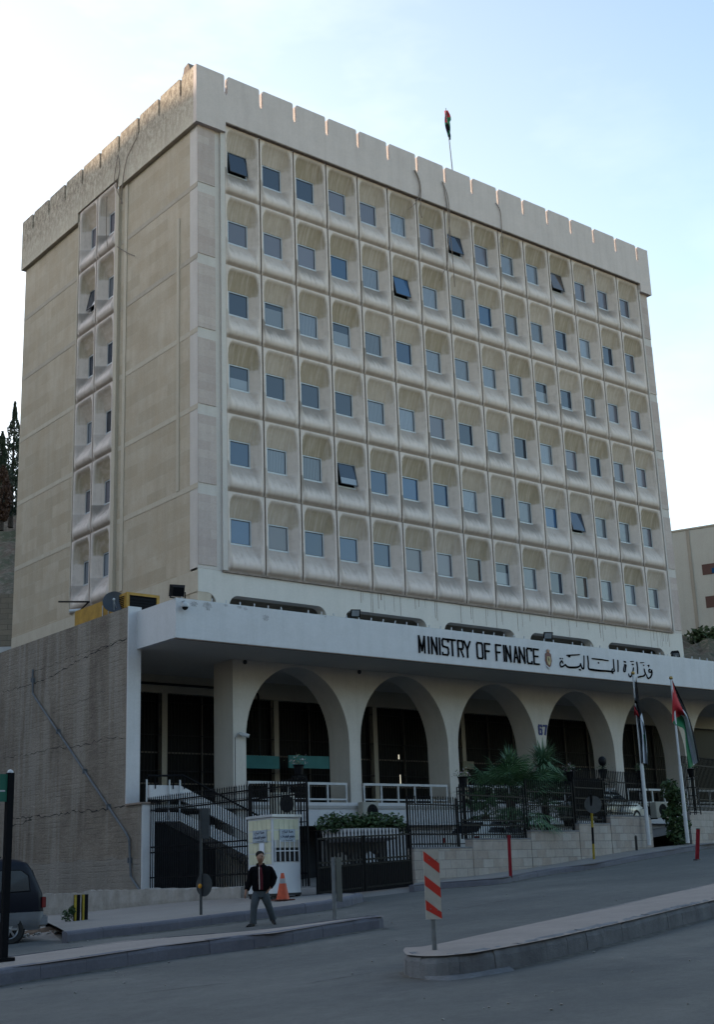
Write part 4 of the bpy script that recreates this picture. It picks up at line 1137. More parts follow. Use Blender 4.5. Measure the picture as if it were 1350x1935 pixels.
# stepped stone wall right
M['wallstone'] = stone('pale_stone_courses', [(.27,.25,.235), (.20,.16,.14)], (.13,.12,.115), .62, .285, 'XZ', .014, .5, tint=(.38,.35,.32))
def pxs(u, v=1600):
    p = onP(u, v, W0, (wn.x, wn.y, 0)); return Vector(p)
steps = [(783,894,1603),(894,1004,1586),(1004,1095,1571),(1095,1154,1557),(1154,1231,1543)]
sw = empty('stepped_stone_wall', (W0[0]+6, W0[1]+1, g(W0[0]+6, W0[1])), 'pale stone block wall rising in five steps right of the iron gate', 'wall')
for k, (u0, u1, vt) in enumerate(steps):
    a = pxs(u0, vt); b_ = pxs(u1, vt); zt = (a.z+b_.z)/2
    zb = min(g(a.x, a.y), g(b_.x, b_.y)) - .1
    MB().prism([(a.x, a.y, zb), (b_.x-.004*wd.x, b_.y, zb), (b_.x-.004*wd.x, b_.y, zt), (a.x, a.y, zt)], tuple(wn*.32)).build('wall_step', M['wallstone'], sw)
    MB().prism([(a.x-wn.x*.015, a.y-wn.y*.015, zt+.001), (b_.x-wn.x*.015, b_.y-wn.y*.015, zt+.001), (b_.x-wn.x*.015, b_.y-wn.y*.015, zt+.05), (a.x-wn.x*.015, a.y-wn.y*.015, zt+.05)], tuple(wn*.35)).build('coping', M['kerbrough'], sw)
a = pxs(1303, 1532); b_ = a + wd*14; zt = a.z
w2 = MB().prism([(a.x, a.y, g(a.x,a.y)-.2), (b_.x, b_.y, g(a.x,a.y)-.2), (b_.x, b_.y, zt), (a.x, a.y, zt)], tuple(wn*.32)).build('stone_wall', M['wallstone'])
tag(w2, 'pale stone block wall right of the flagpoles at the picture edge', 'wall')
def fence(name, p0, p1, ztop, rails, sp, label, cat='fence', group=None, r=.0145, scroll=None, zb=None, posts=True, finial=True):
    """p0,p1 bottom points; ztop0/1 heights of tips; rails: heights above bottom"""
    p0, p1 = Vector(p0), Vector(p1); L_ = (p1-p0).length; n_ = max(2, int(L_/sp))
    e = empty(name, tuple((p0+p1)/2), label, cat, group)
    m = MB()
    for i in range(n_+1):
        b0 = p0.lerp(p1, i/n_); t0 = b0 + Vector((0, 0, ztop))
        m.bar(b0, t0, r*2)
        if finial: m.tube([t0, t0+Vector((0,0,.03)), t0+Vector((0,0,.10))], [r*1.1, r*1.9, .001], 5)
    m.build('bars', M['iron'], e)
    up = Vector((0, 0, 1))
    for h in rails: MB().bar(p0+up*h, p1+up*h, .026, .045).build('rail', M['iron'], e)
    if scroll:
        m = MB(); h0, h1 = scroll; rr_ = (h1-h0)/2*.8; d = (p1-p0).normalized()
        k = int(L_/(sp))
        for i in range(k):
            c = p0 + (p1-p0)*((i+.5)/k) + up*((h0+h1)/2)
            m.tube([c + d*(min(rr_, sp*.42)*math.cos(t*math.pi/4)) + up*(rr_*math.sin(t*math.pi/4)) for t in range(9)], .008, 4, cap=False)
        m.build('scrollwork', M['iron'], e)
    if posts:
        for q in (p0, p1): MB().bar(q, q+up*(ztop+.02), .055).build('post', M['iron'], e)
    return e
# left fence runs back from the booth to the pillar
xf = -3.3
zb_ = onX(283, 1679, xf)[2]
fy0, fy1 = onX(277, 1600, xf)[1], onX(475, 1600, xf)[1]
h_r = onX(277, 1533, xf)[2]-zb_
fe = fence('iron_fence', (xf, fy0, zb_), (xf, -8.1, zb_), h_r+.38, [.35, 1.15, 1.32, h_r, h_r+.27], .135,
   'tall black iron fence from the white wall edge to the white booth', 'fence', 'iron fences', scroll=(h_r+.02, h_r+.25))
fence('iron_fence', (xf, -8.2, zb_-.05), (xf, -11.0, zb_-.05), h_r+.42, [.35, 1.2, h_r+.04, h_r+.31], .135,
   'tall black iron fence panel behind the white booth', 'fence', 'iron fences', scroll=(h_r+.06, h_r+.29))
# gate: from booth to the stone wall
G0 = Vector((xf+.1, -11.0, 0)); G1 = Vector((W0[0]-.1, W0[1], 0))
zg0 = g(G0.x+1, G0.y)+.12; zg1 = g(G1.x, G1.y)+.1
hg = onP(690, 1580, G0, ((G1-G0).cross(Vector((0,0,1)))))[2] - (zg0+zg1)/2
mid = (G0+G1)/2
def gate_leaf(a, b_, label):
    e = empty('iron_gate', (a.x, a.y, a.z), label, 'gate', 'leaves of the black iron gate')
    L_ = (b_-a).length; n_ = int(L_/.19); up = Vector((0,0,1))
    m = MB()
    for i in range(n_+1):
        q = a.lerp(b_, i/n_); m.bar(q, q+up*(hg), .045); m.tube([q+up*hg, q+up*(hg+.12), q+up*(hg+.26)], [.016,.028,.001], 5)
        q2 = a.lerp(b_, (i+.5)/n_)
        if i < n_: m.bar(q2, q2+up*(hg*.52), .05)
    m.build('bars', M['iron'], e)
    for h in (.12, hg*.5, hg*.58, hg): MB().bar(a+up*h, b_+up*h, .04, .05).build('rail', M['iron'], e)
    d = (b_-a).normalized()
    m = MB()
    for i in range(n_):
        c = a.lerp(b_, (i+.5)/n_)+up*(hg*.54); m.tube([c + d*(.07*math.cos(t*math.pi/4)) + up*(.055*math.sin(t*math.pi/4)) for t in range(9)], .01, 4, cap=False)
    m.build('scrollwork', M['iron'], e)
    for q in (a, b_): MB().bar(q, q+up*(hg+.03), .06).build('frame_post', M['iron'], e)
    return e
gate_leaf(Vector((G0.x+.25, G0.y+.05, zg0)), Vector((mid.x-.05, mid.y, (zg0+zg1)/2)), 'left leaf of the black iron gate in front of the white planter')
gate_leaf(Vector((mid.x+.05, mid.y, (zg0+zg1)/2)), Vector((G1.x, G1.y, zg1)), 'right leaf of the black iron gate touching the stone wall')
def urn(p, label, hh=.0, kind=0):
    """black planter pot with plants"""
    e = empty('flower_pot', p, label, 'flower pot', 'flower pots on the fence posts')
    MB().lathe(p, [(.10,0),(.13,.03),(.16,.28),(.19,.32),(.17,.34)], 14).build('pot', M['iron'], e)
    r = random.Random(int(p[0]*100)); m = MB()
    for k in range(120):
        a = r.uniform(0, 6.28); q = Vector((p[0]+r.gauss(0,.13), p[1]+r.gauss(0,.13), p[2]+.36+abs(r.gauss(0,.14)))); s_ = r.uniform(.03,.06)
        d = Vector((r.uniform(-1,1), r.uniform(-1,1), r.uniform(-.5,1))).normalized(); t = d.orthogonal().normalized()
        m.cur = 1 if (kind and r.random() < .35) else 0
        m.add([q-t*s_*.5, q+d*s_, q+t*s_*.5, q-d*s_*.4], [(0,1,2,3)])
    m.build('blossoms', [M['leaf'], M['petal']], e)
def foliage_mat(name, c1, c2):
    m, n, l, b = nt(name)
    oi = n.new('ShaderNodeNewGeometry').outputs['Random Per Island']
    l.new(mix(n, l, oi, c1, c2), b.inputs['Base Color']); b.inputs['Roughness'].default_value = .6
    b.inputs['Specular IOR Level'].default_value = .3
    return m
M['darkgrey2'] = mat('grey_render', (.12,.12,.12), .9, .2)
M['leaf'] = foliage_mat('green_leaves', (.018,.04,.014), (.05,.085,.03))
M['petal'] = mat('pink_white_petals', (.42,.33,.34), .8, .3, 20)
M['palm'] = foliage_mat('palm_leaflets', (.02,.055,.025), (.06,.125,.05))
M['yucca'] = foliage_mat('spiky_leaves', (.035,.085,.05), (.11,.19,.10))
M['bark'] = mat('brown_bark', (.06,.045,.035), .95, .3, 10, bstr=.6)
# fences on the stepped wall
fs = [(779,876,1603,1508,[.12,.42,1.55],'lowest, beside the gate'),(880,1004,1586,1486,[.15,.45,.62,1.45],'second step, behind the red post'),(1004,1095,1571,1478,[.15,.5,.9,1.4],'third step, among the palms'),
      (1095,1154,1557,1474,[.15,.5,.95,1.35],'fourth step, behind the round sign'),(1100,1231,1543,1459,[.15,.45,.65,1.35],'top step, beside the left flagpole')]
for k, (u0, u1, vb, vt, rl, ds) in enumerate(fs):
    off = wn*(.16 if k < 4 else .26)
    a = pxs(u0+2, vb)+off; b_ = pxs(u1-2, vb)+off; z = (a.z+b_.z)/2+.03
    a.z = b_.z = z; zt = (pxs(u0, vt).z+pxs(u1, vt).z)/2 - z
    rl = [min(q, zt-.2) for q in rl]
    fence('iron_fence', a, b_, zt, rl, .14, 'black iron fence section on the ' + ds if 'step' in ds else 'black iron fence section on the stone wall, ' + ds, 'fence', 'iron fences', scroll=(rl[1]-.0, rl[1]+.18) if k in (0,1) else None)
a = pxs(1303, 1532)+wn*.16; b_ = a+wd*10; a.z += .03; b_.z = a.z
fence('iron_fence', a, b_, 2.3, [.15,.5,1.0,2.0], .14, 'black iron fence on the stone wall right of the flagpoles', 'fence', 'iron fences')
# fence posts with flower pots
def potpost(u, v, vb, t, label, kind=1):
    top = Vector(at(u, v, t)); bt = Vector(at(u, vb, t))
    e = empty('pot_stand', (top.x, top.y, bt.z), 'black iron stand ' + label, 'stand', 'iron pot stands in the fence')
    m = MB()
    for dx in (-.16, .16):
        for dy in (-.16, .16): m.bar((top.x+dx, top.y+dy, bt.z), (top.x+dx, top.y+dy, top.z), .03)
    for z in np.arange(bt.z+.1, top.z+.01, .35): 
        for a_, b2 in (((-.16,-.16),(.16,-.16)),((.16,-.16),(.16,.16)),((.16,.16),(-.16,.16)),((-.16,.16),(-.16,-.16))):
            m.bar((top.x+a_[0], top.y+a_[1], z), (top.x+b2[0], top.y+b2[1], z), .025)
    m.box((top.x-.17, top.y-.17, top.z-.01), (top.x+.17, top.y+.17, top.z+.015)); m.build('stand_frame', M['iron'], e)
    urn((top.x, top.y, top.z+.015), 'black pot with ' + label, kind=kind)
potpost(565, 1466, 1560, 41.5, 'of pale pink blossoms above the white booth')
potpost(876, 1487, 1600, 44.5, 'of pink flowers at the left end of the second fence step')
potpost(1080, 1476, 1565, 50, 'of white flowers between the palms and the floodlight')
potpost(1141, 1470, 1555, 52, 'of leaves below the dark lamp head, left of the flagpole', 0)
potpost(1213, 1472, 1550, 54, 'of light green spiky leaves behind the left flagpole', 0)
potpost(1308, 1468, 1540, 56, 'of dark leaves right of the right flagpole', 0)
p = Vector(at(1139, 1438, 52))
f = empty('floodlight', (p.x, p.y, p.z-.5), 'dark round lamp head among the flower pots left of the flagpoles', 'floodlight')
MB().ball(p, .2, 14, (1,.7,1)).build('lamp_body', M['iron'], f, smooth=True); MB().tube([(p.x,p.y,p.z-.55),(p.x,p.y,p.z-.1)], .03, 6).build('bracket', M['iron'], f)
# ================================================================== PLANTING
def leafcloud(centers, n, size, seed, m=None, flat=.6):
    r = random.Random(seed); m = m or MB()
    for k in range(n):
        c, rad = r.choice(centers)
        d = Vector((r.gauss(0,1), r.gauss(0,1), r.gauss(0,1))).normalized()*(r.random()**.45)
        q = Vector(c) + Vector((d.x*rad[0], d.y*rad[1], d.z*rad[2]))
        s_ = size*r.uniform(.6, 1.5); a = Vector((r.uniform(-1,1), r.uniform(-1,1), r.uniform(-flat,flat))).normalized(); t = a.orthogonal().normalized()
        t = (Matrix.Rotation(r.uniform(0, 3.14), 3, a) @ t)
        m.add([q-a*s_, q-t*s_*.45, q+a*s_, q+t*s_*.45], [(0,1,2,3)])
    return m
# round white planter behind the gate, on arched legs
pc = Vector(at(680, 1570, 44)); pl = Vector(at(590, 1570, 44)); pr_ = Vector(at(770, 1572, 44)); R0 = (pr_-pl).length/2
pz = pc.z; base = court_z(pc.x)
pe_ = empty('planter', (pc.x, pc.y, base), 'long curved white concrete planter on arched supports behind the gate', 'planter')
rowsp = []
for k in range(33):
    t = math.pi*k/32
    rowsp.append([(pc.x - R0*math.cos(t)*1.0, pc.y - .9*math.sin(t), pz+.06), (pc.x - R0*math.cos(t)*.97, pc.y-.85*math.sin(t), pz-.25), (pc.x - R0*math.cos(t)*.80, pc.y-.25*math.sin(t), pz-.33), (pc.x - R0*math.cos(t)*.7, pc.y+.3, pz-.36)])
MB().grid(rowsp).build('bowl', M['white_paint'], pe_, smooth=True)
MB().add([r_[0] for r_ in rowsp] + [(pc.x+R0, pc.y+.8, pz+.05), (pc.x-R0, pc.y+.8, pz+.05)], [tuple(range(35))]).build('soil', M['soil'], pe_)
ap = [(pc.x-R0*.8, pc.y+.2, base), (pc.x-R0*.8, pc.y+.2, pz-.3), (pc.x+R0*.8, pc.y+.2, pz-.3), (pc.x+R0*.8, pc.y+.2, base)]
for s0, s1 in ((.12,.72),(-.68,-.05)):
    ap += [(pc.x+R0*s1, pc.y+.2, base)] + [(pc.x+R0*(s0+s1)/2+R0*(s1-s0)/2*math.cos(math.pi*k/12), pc.y+.2, base+.5+(pz-base-1.15)*math.sin(math.pi*k/12)) for k in range(13)] + [(pc.x+R0*s0, pc.y+.2, base)]
MB().prism(ap, (0,.25,0)).build('arched_support', M['darkgrey2'], pe_)
for sx in ():
    xx = pc.x+sx*R0*.72
    MB().lathe((xx, pc.y, base), [(.16,0),(.14,.5),(.2,pz-base-1.0),(.5,pz-base-.55)], 16).build('leg', M['white_paint'], pe_)
m = leafcloud([((pc.x-R0*.95+2*R0*.95*k/11, pc.y-.25, pz+.22+.12*math.sin(k*2.1)), (.45,.5,.32)) for k in range(12)], 2600, .07, 3)
m.build('shrub', M['leaf'])
sh = bpy.data.objects['shrub']; tag(sh, 'low dense green shrubs filling the curved white planter', 'shrub')
# fan palms and yuccas
def fanpalm(c, h, fr_len, n, label, seed):
    r = random.Random(seed); c = Vector(c)
    e = empty('palm_plant', tuple(c), label, 'palm', 'palms behind the fence')
    MB().tube([c, c+Vector((.03,0,h*.5)), c+Vector((0,.02,h))], [.17,.15,.13], 10).build('trunk', M['bark'], e)
    m = MB(); top = c+Vector((0,0,h)); ms = MB()
    for k in range(n):
        az = r.uniform(0, 6.28); el = r.uniform(-.35, 1.2); L_ = fr_len*r.uniform(.55,.85)
        d = Vector((math.cos(az)*math.cos(el), math.sin(az)*math.cos(el), math.sin(el)))
        fc = top + d*L_; fc.z -= .12*L_*L_*(1.2-el)
        ms.tube([top, top+d*L_*.5+Vector((0,0,.03)), fc], [.016,.012,.008], 4, cap=False)
        side = d.cross(Vector((0,0,1))); side = side.normalized() if side.length > .1 else Vector((1,0,0)); upn = side.cross(d).normalized()
        for j in range(21):
            a = R_(-115 + 230*j/20); ll = fr_len*.52*(1-.25*abs(j-10)/10)*r.uniform(.9,1.1)
            dd = (d*math.cos(a) + side*math.sin(a)).normalized(); dd.z -= .15; w_ = side*math.cos(a) - d*math.sin(a)
            e1 = fc+dd*ll*.55; e2 = fc+dd*ll+Vector((0,0,-.22*ll)); w_ = w_*.028
            m.add([fc, e1+w_, e2, e1-w_], [(0,1,2,3)])
    ms.build('stalks', M['leaf'], e); m.build('fronds', M['palm'], e)
    return e
def spiky(c, h, L_, n, label, seed, mt='yucca'):
    r = random.Random(seed); c = Vector(c)
    e = empty('yucca_plant', tuple(c), label, 'yucca', 'spiky plants behind the fence')
    MB().tube([c, c+Vector((0,0,h))], [.09,.08], 8).build('trunk', M['bark'], e)
    m = MB(); top = c+Vector((0,0,h))
    for k in range(n):
        az = r.uniform(0, 6.28); el = r.uniform(-.6, 1.4); ll = L_*r.uniform(.7,1.1)
        d = Vector((math.cos(az)*math.cos(el), math.sin(az)*math.cos(el), math.sin(el))); s_ = d.cross(Vector((0,0,1)))
        s_ = s_.normalized()*.02 if s_.length > .05 else Vector((.02,0,0))
        p0 = top+Vector((0,0,r.uniform(-.25,.1))); p1 = p0+d*ll*.55; p2 = p0+d*ll+Vector((0,0,-.35*ll*(1.1-max(0,el)*.6)))
        m.add([p0-s_, p0+s_, p1+s_, p1-s_], [(0,1,2,3)]).add([p1-s_, p1+s_, p2], [(0,1,2)])
    m.build('fronds', M[mt], e); return e
def ctop(u, v, t): return Vector(at(u, v, t))
q = ctop(962, 1500, 48.5); zc = court_z(q.x); fanpalm((q.x, q.y, zc), q.z-zc-.2, 1.9, 38, 'large fan palm in the middle of the fence, wide drooping fans', 5)
q = ctop(1030, 1510, 50.5); zc = court_z(q.x); fanpalm((q.x, q.y, zc), max(.6, q.z-zc-.2), 1.4, 26, 'smaller fan palm right of the large one, below the tall spiky plant', 8)
q = ctop(920, 1530, 48); zc = court_z(q.x); fanpalm((q.x, q.y, zc), max(.4, q.z-zc-.2), 1.0, 14, 'low fan palm left of the large one, touching the white car', 18)
q = ctop(965, 1447, 50); zc = court_z(q.x); spiky((q.x, q.y, zc), q.z-zc, 1.0, 240, 'tall thin upright spiky plant left, in front of the third arch', 2)
q = ctop(1027, 1450, 52); zc = court_z(q.x); spiky((q.x, q.y, zc), q.z-zc+.1, 1.25, 420, 'tall bushy spiky plant with drooping leaves, before the column with number 67', 4)
q = ctop(1275, 1510, 55); zc = court_z(q.x)-.4
m = leafcloud([((q.x+.25*math.sin(k*2.2), q.y, zc+.4+.36*k), (.45-.05*k,.5,.5)) for k in range(6)], 1500, .10, 21)
o = m.build('shrub', M['leaf']); tag(o, 'tall narrow green shrub between the flagpoles', 'shrub')
q = ctop(1222, 1610, 53)
# ================================================================== BOOTH
ctr = Vector(gp(536, 1690, .26)); 
bl = at(470, 1680, 36.6); bmid = Vector(at(517, 1693, 35.4)); br_ = at(569, 1690, 36.2)
zb = g(bmid.x, bmid.y)+HF+.12; bh = at(517, 1541, 35.4)[2]-zb
A0 = Vector((bmid.x, bmid.y, zb)); A1 = Vector((bl[0], bl[1], zb)); A2 = Vector((br_[0], br_[1], zb)); A3 = A1+(A2-A0)
booth = empty('kiosk_booth', (A0.x, A0.y, zb-.12), 'small white kiosk with cream panels, Arabic signs and a barred window', 'kiosk')
M['cream'] = mat('cream_panel', (.46,.46,.35), .6, .08, 3); M['boothw'] = mat('white_booth_paint', (.44,.46,.50), .55, .06, 2); M['signblue'] = mat('pale_blue_sign', (.27,.32,.38), .6, .06, 4)
up = Vector((0,0,1))
def P4(a, b_, s0, s1, z0, z1, out):
    d = b_-a; n_ = Vector((d.y, -d.x, 0)).normalized()
    if n_.dot((a+b_)/2-(A1+A2)/2) < 0: n_ = -n_
    o_ = n_*out
    return [a+d*s0+up*z0+o_, a+d*s1+up*z0+o_, a+d*s1+up*z1+o_, a+d*s0+up*z1+o_], n_
def panel(mb, a, b_, s0, s1, z0, z1, out, th=.02):
    p, n_ = P4(a, b_, s0, s1, z0, z1, out); mb.prism(p, tuple(-n_*th))
m = MB().prism([A0+Vector((0,0,0)), A2, A3, A1], (0,0,bh)); m.build('body', M['boothw'], booth)
c_ = (A1+A2)/2
def sc_(p, k): return c_+(p-c_)*k
MB().prism([sc_(A0,1.09)+up*bh, sc_(A2,1.09)+up*bh, sc_(A3,1.09)+up*bh, sc_(A1,1.09)+up*bh], (0,0,.07)).build('roof', M['alu'], booth)
for (a, b_) in ((A1, A0), (A0, A2)):
    m = MB()
    for r0 in range(4):
        if b_ is A2 and r0 < 2: continue
        z1_ = bh-.05-(3-r0)*bh*.148
        for c in range(5): panel(m, a, b_, .05+.182*c, .05+.182*(c+1)-.012, z1_-bh*.14, z1_-.012, .012)
    m.build('cream_panels', M['cream'], booth)
m = MB()
panel(m, A0, A2, .06, .95, bh*.42, bh*.70, .014); m.build('window_pane', M['dark'], booth)
m = MB(); panel(m, A0, A2, .06, .95, bh*.60, bh*.70, .02); m.build('window_blind', M['acw'], booth)
m = MB()
for c in range(6): panel(m, A0, A2, .06+.172*c, .06+.172*c+.025, bh*.42, bh*.70, .04)
panel(m, A0, A2, .06, .95, bh*.55, bh*.562, .045); m.build('window_bars', M['boothw'], booth)
for s_ in (0, 1):
    a, b_ = ((A1, A0), (A0, A2))[s_]
    m = MB(); panel(m, a, b_, .24, .80, bh*.675, bh*.84, .035); sg = m.build('sign_panel', M['signblue'], booth)
# arabic text on the booth signs: presentation forms, laid out left to right
FORMS = {'ا':(0xFE8D,0xFE8E,0xFE8D,0xFE8E),'ب':(0xFE8F,0xFE90,0xFE91,0xFE92),'ت':(0xFE95,0xFE96,0xFE97,0xFE98),'د':(0xFEA9,0xFEAA,0xFEA9,0xFEAA),'ر':(0xFEAD,0xFEAE,0xFEAD,0xFEAE),
 'ط':(0xFEC1,0xFEC2,0xFEC3,0xFEC4),'ع':(0xFEC9,0xFECA,0xFECB,0xFECC),'ل':(0xFEDD,0xFEDE,0xFEDF,0xFEE0),'ن':(0xFEE5,0xFEE6,0xFEE7,0xFEE8),'ه':(0xFEE9,0xFEEA,0xFEEB,0xFEEC),'و':(0xFEED,0xFEEE,0xFEED,0xFEEE)}
def shape_ar(s_):
    out = []; nonj = 'ادرو'
    for i, ch in enumerate(s_):
        if ch == ' ': out.append(' '); continue
        pj = i > 0 and s_[i-1] != ' ' and s_[i-1] not in nonj; nj = i < len(s_)-1 and s_[i+1] != ' ' and ch not in nonj
        out.append(chr(FORMS[ch][(1 if pj else 0) if not nj else (3 if pj else 2)]))
    return ''.join(reversed(out))
M['inkblue'] = mat('dark_blue_ink', (.012,.02,.05), .7, 0)
def text_mesh(s_, width, height, parent, mtx, name, mt):
    cu = bpy.data.curves.new(name, 'FONT'); cu.body = s_; cu.size = 1; cu.extrude = .012; cu.offset = .012
    to = bpy.data.objects.new(name + '_src', cu); COL.objects.link(to)
    bpy.context.view_layer.update(); dg = bpy.context.evaluated_depsgraph_get()
    me = bpy.data.meshes.new_from_object(to.evaluated_get(dg)); bpy.data.objects.remove(to)
    co = np.array([v.co[:] for v in me.vertices]) if len(me.vertices) else np.zeros((1,3))
    mn, mx_ = co.min(0), co.max(0); sx = width/max(1e-3, mx_[0]-mn[0]); sz = height/max(1e-3, mx_[1]-mn[1])
    for v in me.vertices: v.co = mtx @ Vector(((v.co.x-mn[0])*sx, (v.co.y-mn[1])*sz, v.co.z*.2))
    me.materials.clear(); me.materials.append(mt)
    o = bpy.data.objects.new(name, me); COL.objects.link(o); o.parent = parent
    po = Vector(ORG[parent.name]); 
    for v in me.vertices: v.co -= po
    return o
for (a, b_) in ((A1, A0), (A0, A2)):
    d = (b_-a); wl_ = d.length; d = d.normalized()
    p, n_ = P4(a, b_, .26, .78, bh*.69, bh*.82, .045)
    rot = Matrix((d, up, d.cross(up))).transposed().to_4x4()
    for s_, zz, hh_, ins in (('هنا تباع', .775, .055, .1), ('طوابع الواردات', .715, .052, .0), ('الواردات', .685, .018, .16)):
        o0 = a + (b_-a)*(.27+ins*.5) + up*(bh*zz) + n_*.04
        text_mesh(shape_ar(s_), wl_*(.5-ins), bh*hh_*.95, booth, Matrix.Translation(o0) @ rot, 'sign_text', M['inkblue'])
m = MB(); panel(m, A1, A0, .50, .70, bh*.50, bh*.67, .03, .004); m.build('paper_notice', mat('white_paper', (.5,.54,.62), .7, 0), booth)
for q in (A0, A1, A2, A3):
    k = sc_(q, .88); MB().box((k.x-.05, k.y-.05, zb-.13), (k.x+.05, k.y+.05, zb+.02)).build('foot', M['darkgrey'], booth)
MB().prism([sc_(A0,1.02)-up*.03, sc_(A2,1.02)-up*.03, sc_(A3,1.02)-up*.03, sc_(A1,1.02)-up*.03], (0,0,.06)).build('base_frame', M['darkgrey'], booth)
# traffic cone
cp = gp(535, 1701, HF, 20, 50); cp = Vector(cp); 
cone = empty('traffic_cone', tuple(cp), 'orange traffic cone with a grey reflective collar in front of the white booth', 'traffic cone')
d_ = float(np.dot(np.array([cp.x, cp.y, cp.z-ZO])-C0, RM[:,1])); hC = 50*d_/F_
M['orange'] = mat('orange_plastic', (.42,.065,.025), .6, .15, 7); M['reflect'] = mat('grey_reflective_band', (.22,.22,.23), .5, .1)
MB().bbox((cp.x-.24, cp.y-.24, cp.z), (cp.x+.24, cp.y+.24, cp.z+.035), .01).build('base', mat('dark_rubber', (.10,.03,.02), .8, .2), cone)
rf = lambda z: .185 - .145*z/hC
MB().lathe(cp, [(rf(z), z) for z in (.035, hC*.62)], 20).build('cone_body', M['orange'], cone, smooth=True)
MB().lathe(cp, [(rf(hC*.62)+.004, hC*.62), (rf(hC*.80)+.004, hC*.80)], 20).build('collar', M['reflect'], cone, smooth=True)
MB().lathe(cp, [(rf(hC*.8), hC*.8), (rf(hC*.98), hC*.98), (rf(hC), hC)], 20).build('cone_tip', M['orange'], cone, smooth=True)
# ================================================================== POSTS AND SIGNS
M['signback'] = mat('grey_sign_back', (.045,.05,.055), .55, .15, 5, .3); M['galv'] = mat('galvanised_post', (.15,.165,.18), .5, .15, 8, .4)
M['redp'] = mat('red_post_paint', (.24,.012,.022), .5, .15, 8); M['ylw'] = mat('yellow_post_paint', (.32,.24,.02), .6, .2, 8)
def depth_of(p): return float(np.dot(np.array([p[0], p[1], p[2]-ZO])-C0, RM[:,1]))
def vert(u, v, p):  # height of a point at pixel row v on the vertical through p
    t = depth_of(p); return at(u, v, t)[2]
# tall black post at the left edge with a green sign
p = Vector(gp(6, 1816, HI)); zt = vert(6, 1452, p)
e = empty('sign_post', tuple(p), 'tall black square post with a green sign plate at the left picture edge', 'sign post')
MB().bar(p, (p.x, p.y, zt), .115).build('post', M['iron'], e)
MB().ball((p.x, p.y, zt), .06, 10).build('post_cap', M['white_metal'], e)
MB().box((p.x-.16, p.y-.12, p.z), (p.x+.16, p.y+.14, p.z+.06)).build('base_plate', M['iron'], e)
sg = MB().box((p.x-1.3, p.y-.03, vert(6,1510,p)), (p.x-.06, p.y+.0, vert(6,1455,p))).build('sign_plate', mat('green_sign', (.012,.10,.07), .5, .1), e)
MB().box((p.x-1.2, p.y-.034, vert(6,1490,p)), (p.x-.1, p.y-.031, vert(6,1487,p))).build('sign_line', M['white_metal'], e)
# post with rectangular and round sign backs on the left pavement
p = Vector(gp(380, 1728, HF)); zt = vert(382, 1524, p)
e = empty('sign_post', tuple(p), 'grey sign post with a narrow upright plate above and a round plate low down', 'sign post')
MB().tube([p, (p.x, p.y, zt)], .035, 10).build('post', M['signback'], e)
MB().prism([(p.x+.0, p.y-.05, vert(382,1583,p)), (p.x+.19, p.y-.10, vert(382,1583,p)), (p.x+.19, p.y-.10, vert(382,1524,p)), (p.x, p.y-.05, vert(382,1524,p))], (0,.012,0)).build('sign_plate', M['signback'], e)
bm = bmesh.new(); bmesh.ops.create_cone(bm, cap_ends=True, segments=28, radius1=.27, radius2=.27, depth=.012)
MB().frombm(bm, Matrix.Translation((p.x+.05, p.y-.06, vert(383,1672,p))) @ Matrix.Rotation(R_(-78), 4, 'Z') @ Matrix.Rotation(R_(90), 4, 'X')).build('round_plate', M['signback'], e)
MB().ball((p.x-.09, p.y-.1, vert(375,1674,p)), .055, 10, (1,.4,1)).build('amber_reflector', mat('amber_reflector', (.5,.22,.02), .4, 0), e)
# low sign post on the island tip
p = Vector(gp(633, 1736, HI)); zt = vert(632, 1619, p)
e = empty('sign_post', tuple(p), 'low galvanised post with an upright plate seen edge-on near the tip of the left island', 'sign post')
MB().tube([p, (p.x, p.y, zt)], .045, 10).build('post', M['galv'], e)
MB().prism([(p.x+.03, p.y-.06, vert(632,1703,p)), (p.x+.21, p.y-.02, vert(632,1705,p)), (p.x+.21, p.y-.02, zt), (p.x+.03, p.y-.06, zt)], (0,.012,0)).build('sign_plate', M['signback'], e)
# red and white hazard marker on the median
p = Vector(gp(822, 1796, HM)); p.z -= .02
ex = empty('hazard_marker', tuple(p), 'red and white striped hazard board on a grey post at the nose of the median', 'traffic sign')
dM = depth_of(p); pxm = dM/F_
zb0 = vert(818, 1737, p); zt0 = vert(806, 1606, p); xw = 31*pxm
right = Vector(RM[:,0]); right.z = 0; right.normalize(); right = (Matrix.Rotation(R_(14), 3, 'Z') @ right)
fwd = Vector((right.y, -right.x, 0))
c0_ = p + right*(.0); MB().tube([p+Vector((0,0,-.05)), (p.x, p.y, zb0+.3)], .035, 10).build('post', M['galv'], ex)
lf = Vector((p.x, p.y, 0)) - right*xw*.5 + fwd*.05
def bp(s_, z): q = lf+right*(xw*s_); return (q.x+fwd.x*0, q.y, z)
MB().prism([bp(0,zb0), bp(1,zb0), bp(1,zt0), bp(0,zt0)], tuple(-fwd*.02)).build('board', mat('white_sign_face', (.36,.345,.31), .6, .12, 4), ex)
M['signred'] = mat('red_sign_face', (.42,.03,.02), .5, .12, 6)
hB = zt0-zb0
for z0_, z1_ in ((.995, .855), (.64, .475), (.285, .115)):
    q = [(0, z0_), (1, z0_-.19), (1, z0_-.19-.145), (0, z0_-.145)]
    def off(s_, zf): t = bp(s_, zb0+hB*max(0.004, min(1, zf))); return (t[0]+fwd.x*.003, t[1]+fwd.y*.003, t[2])
    MB().prism([off(a, b_) for a, b_ in q], tuple(-fwd*.0025)).build('red_stripe', M['signred'], ex)
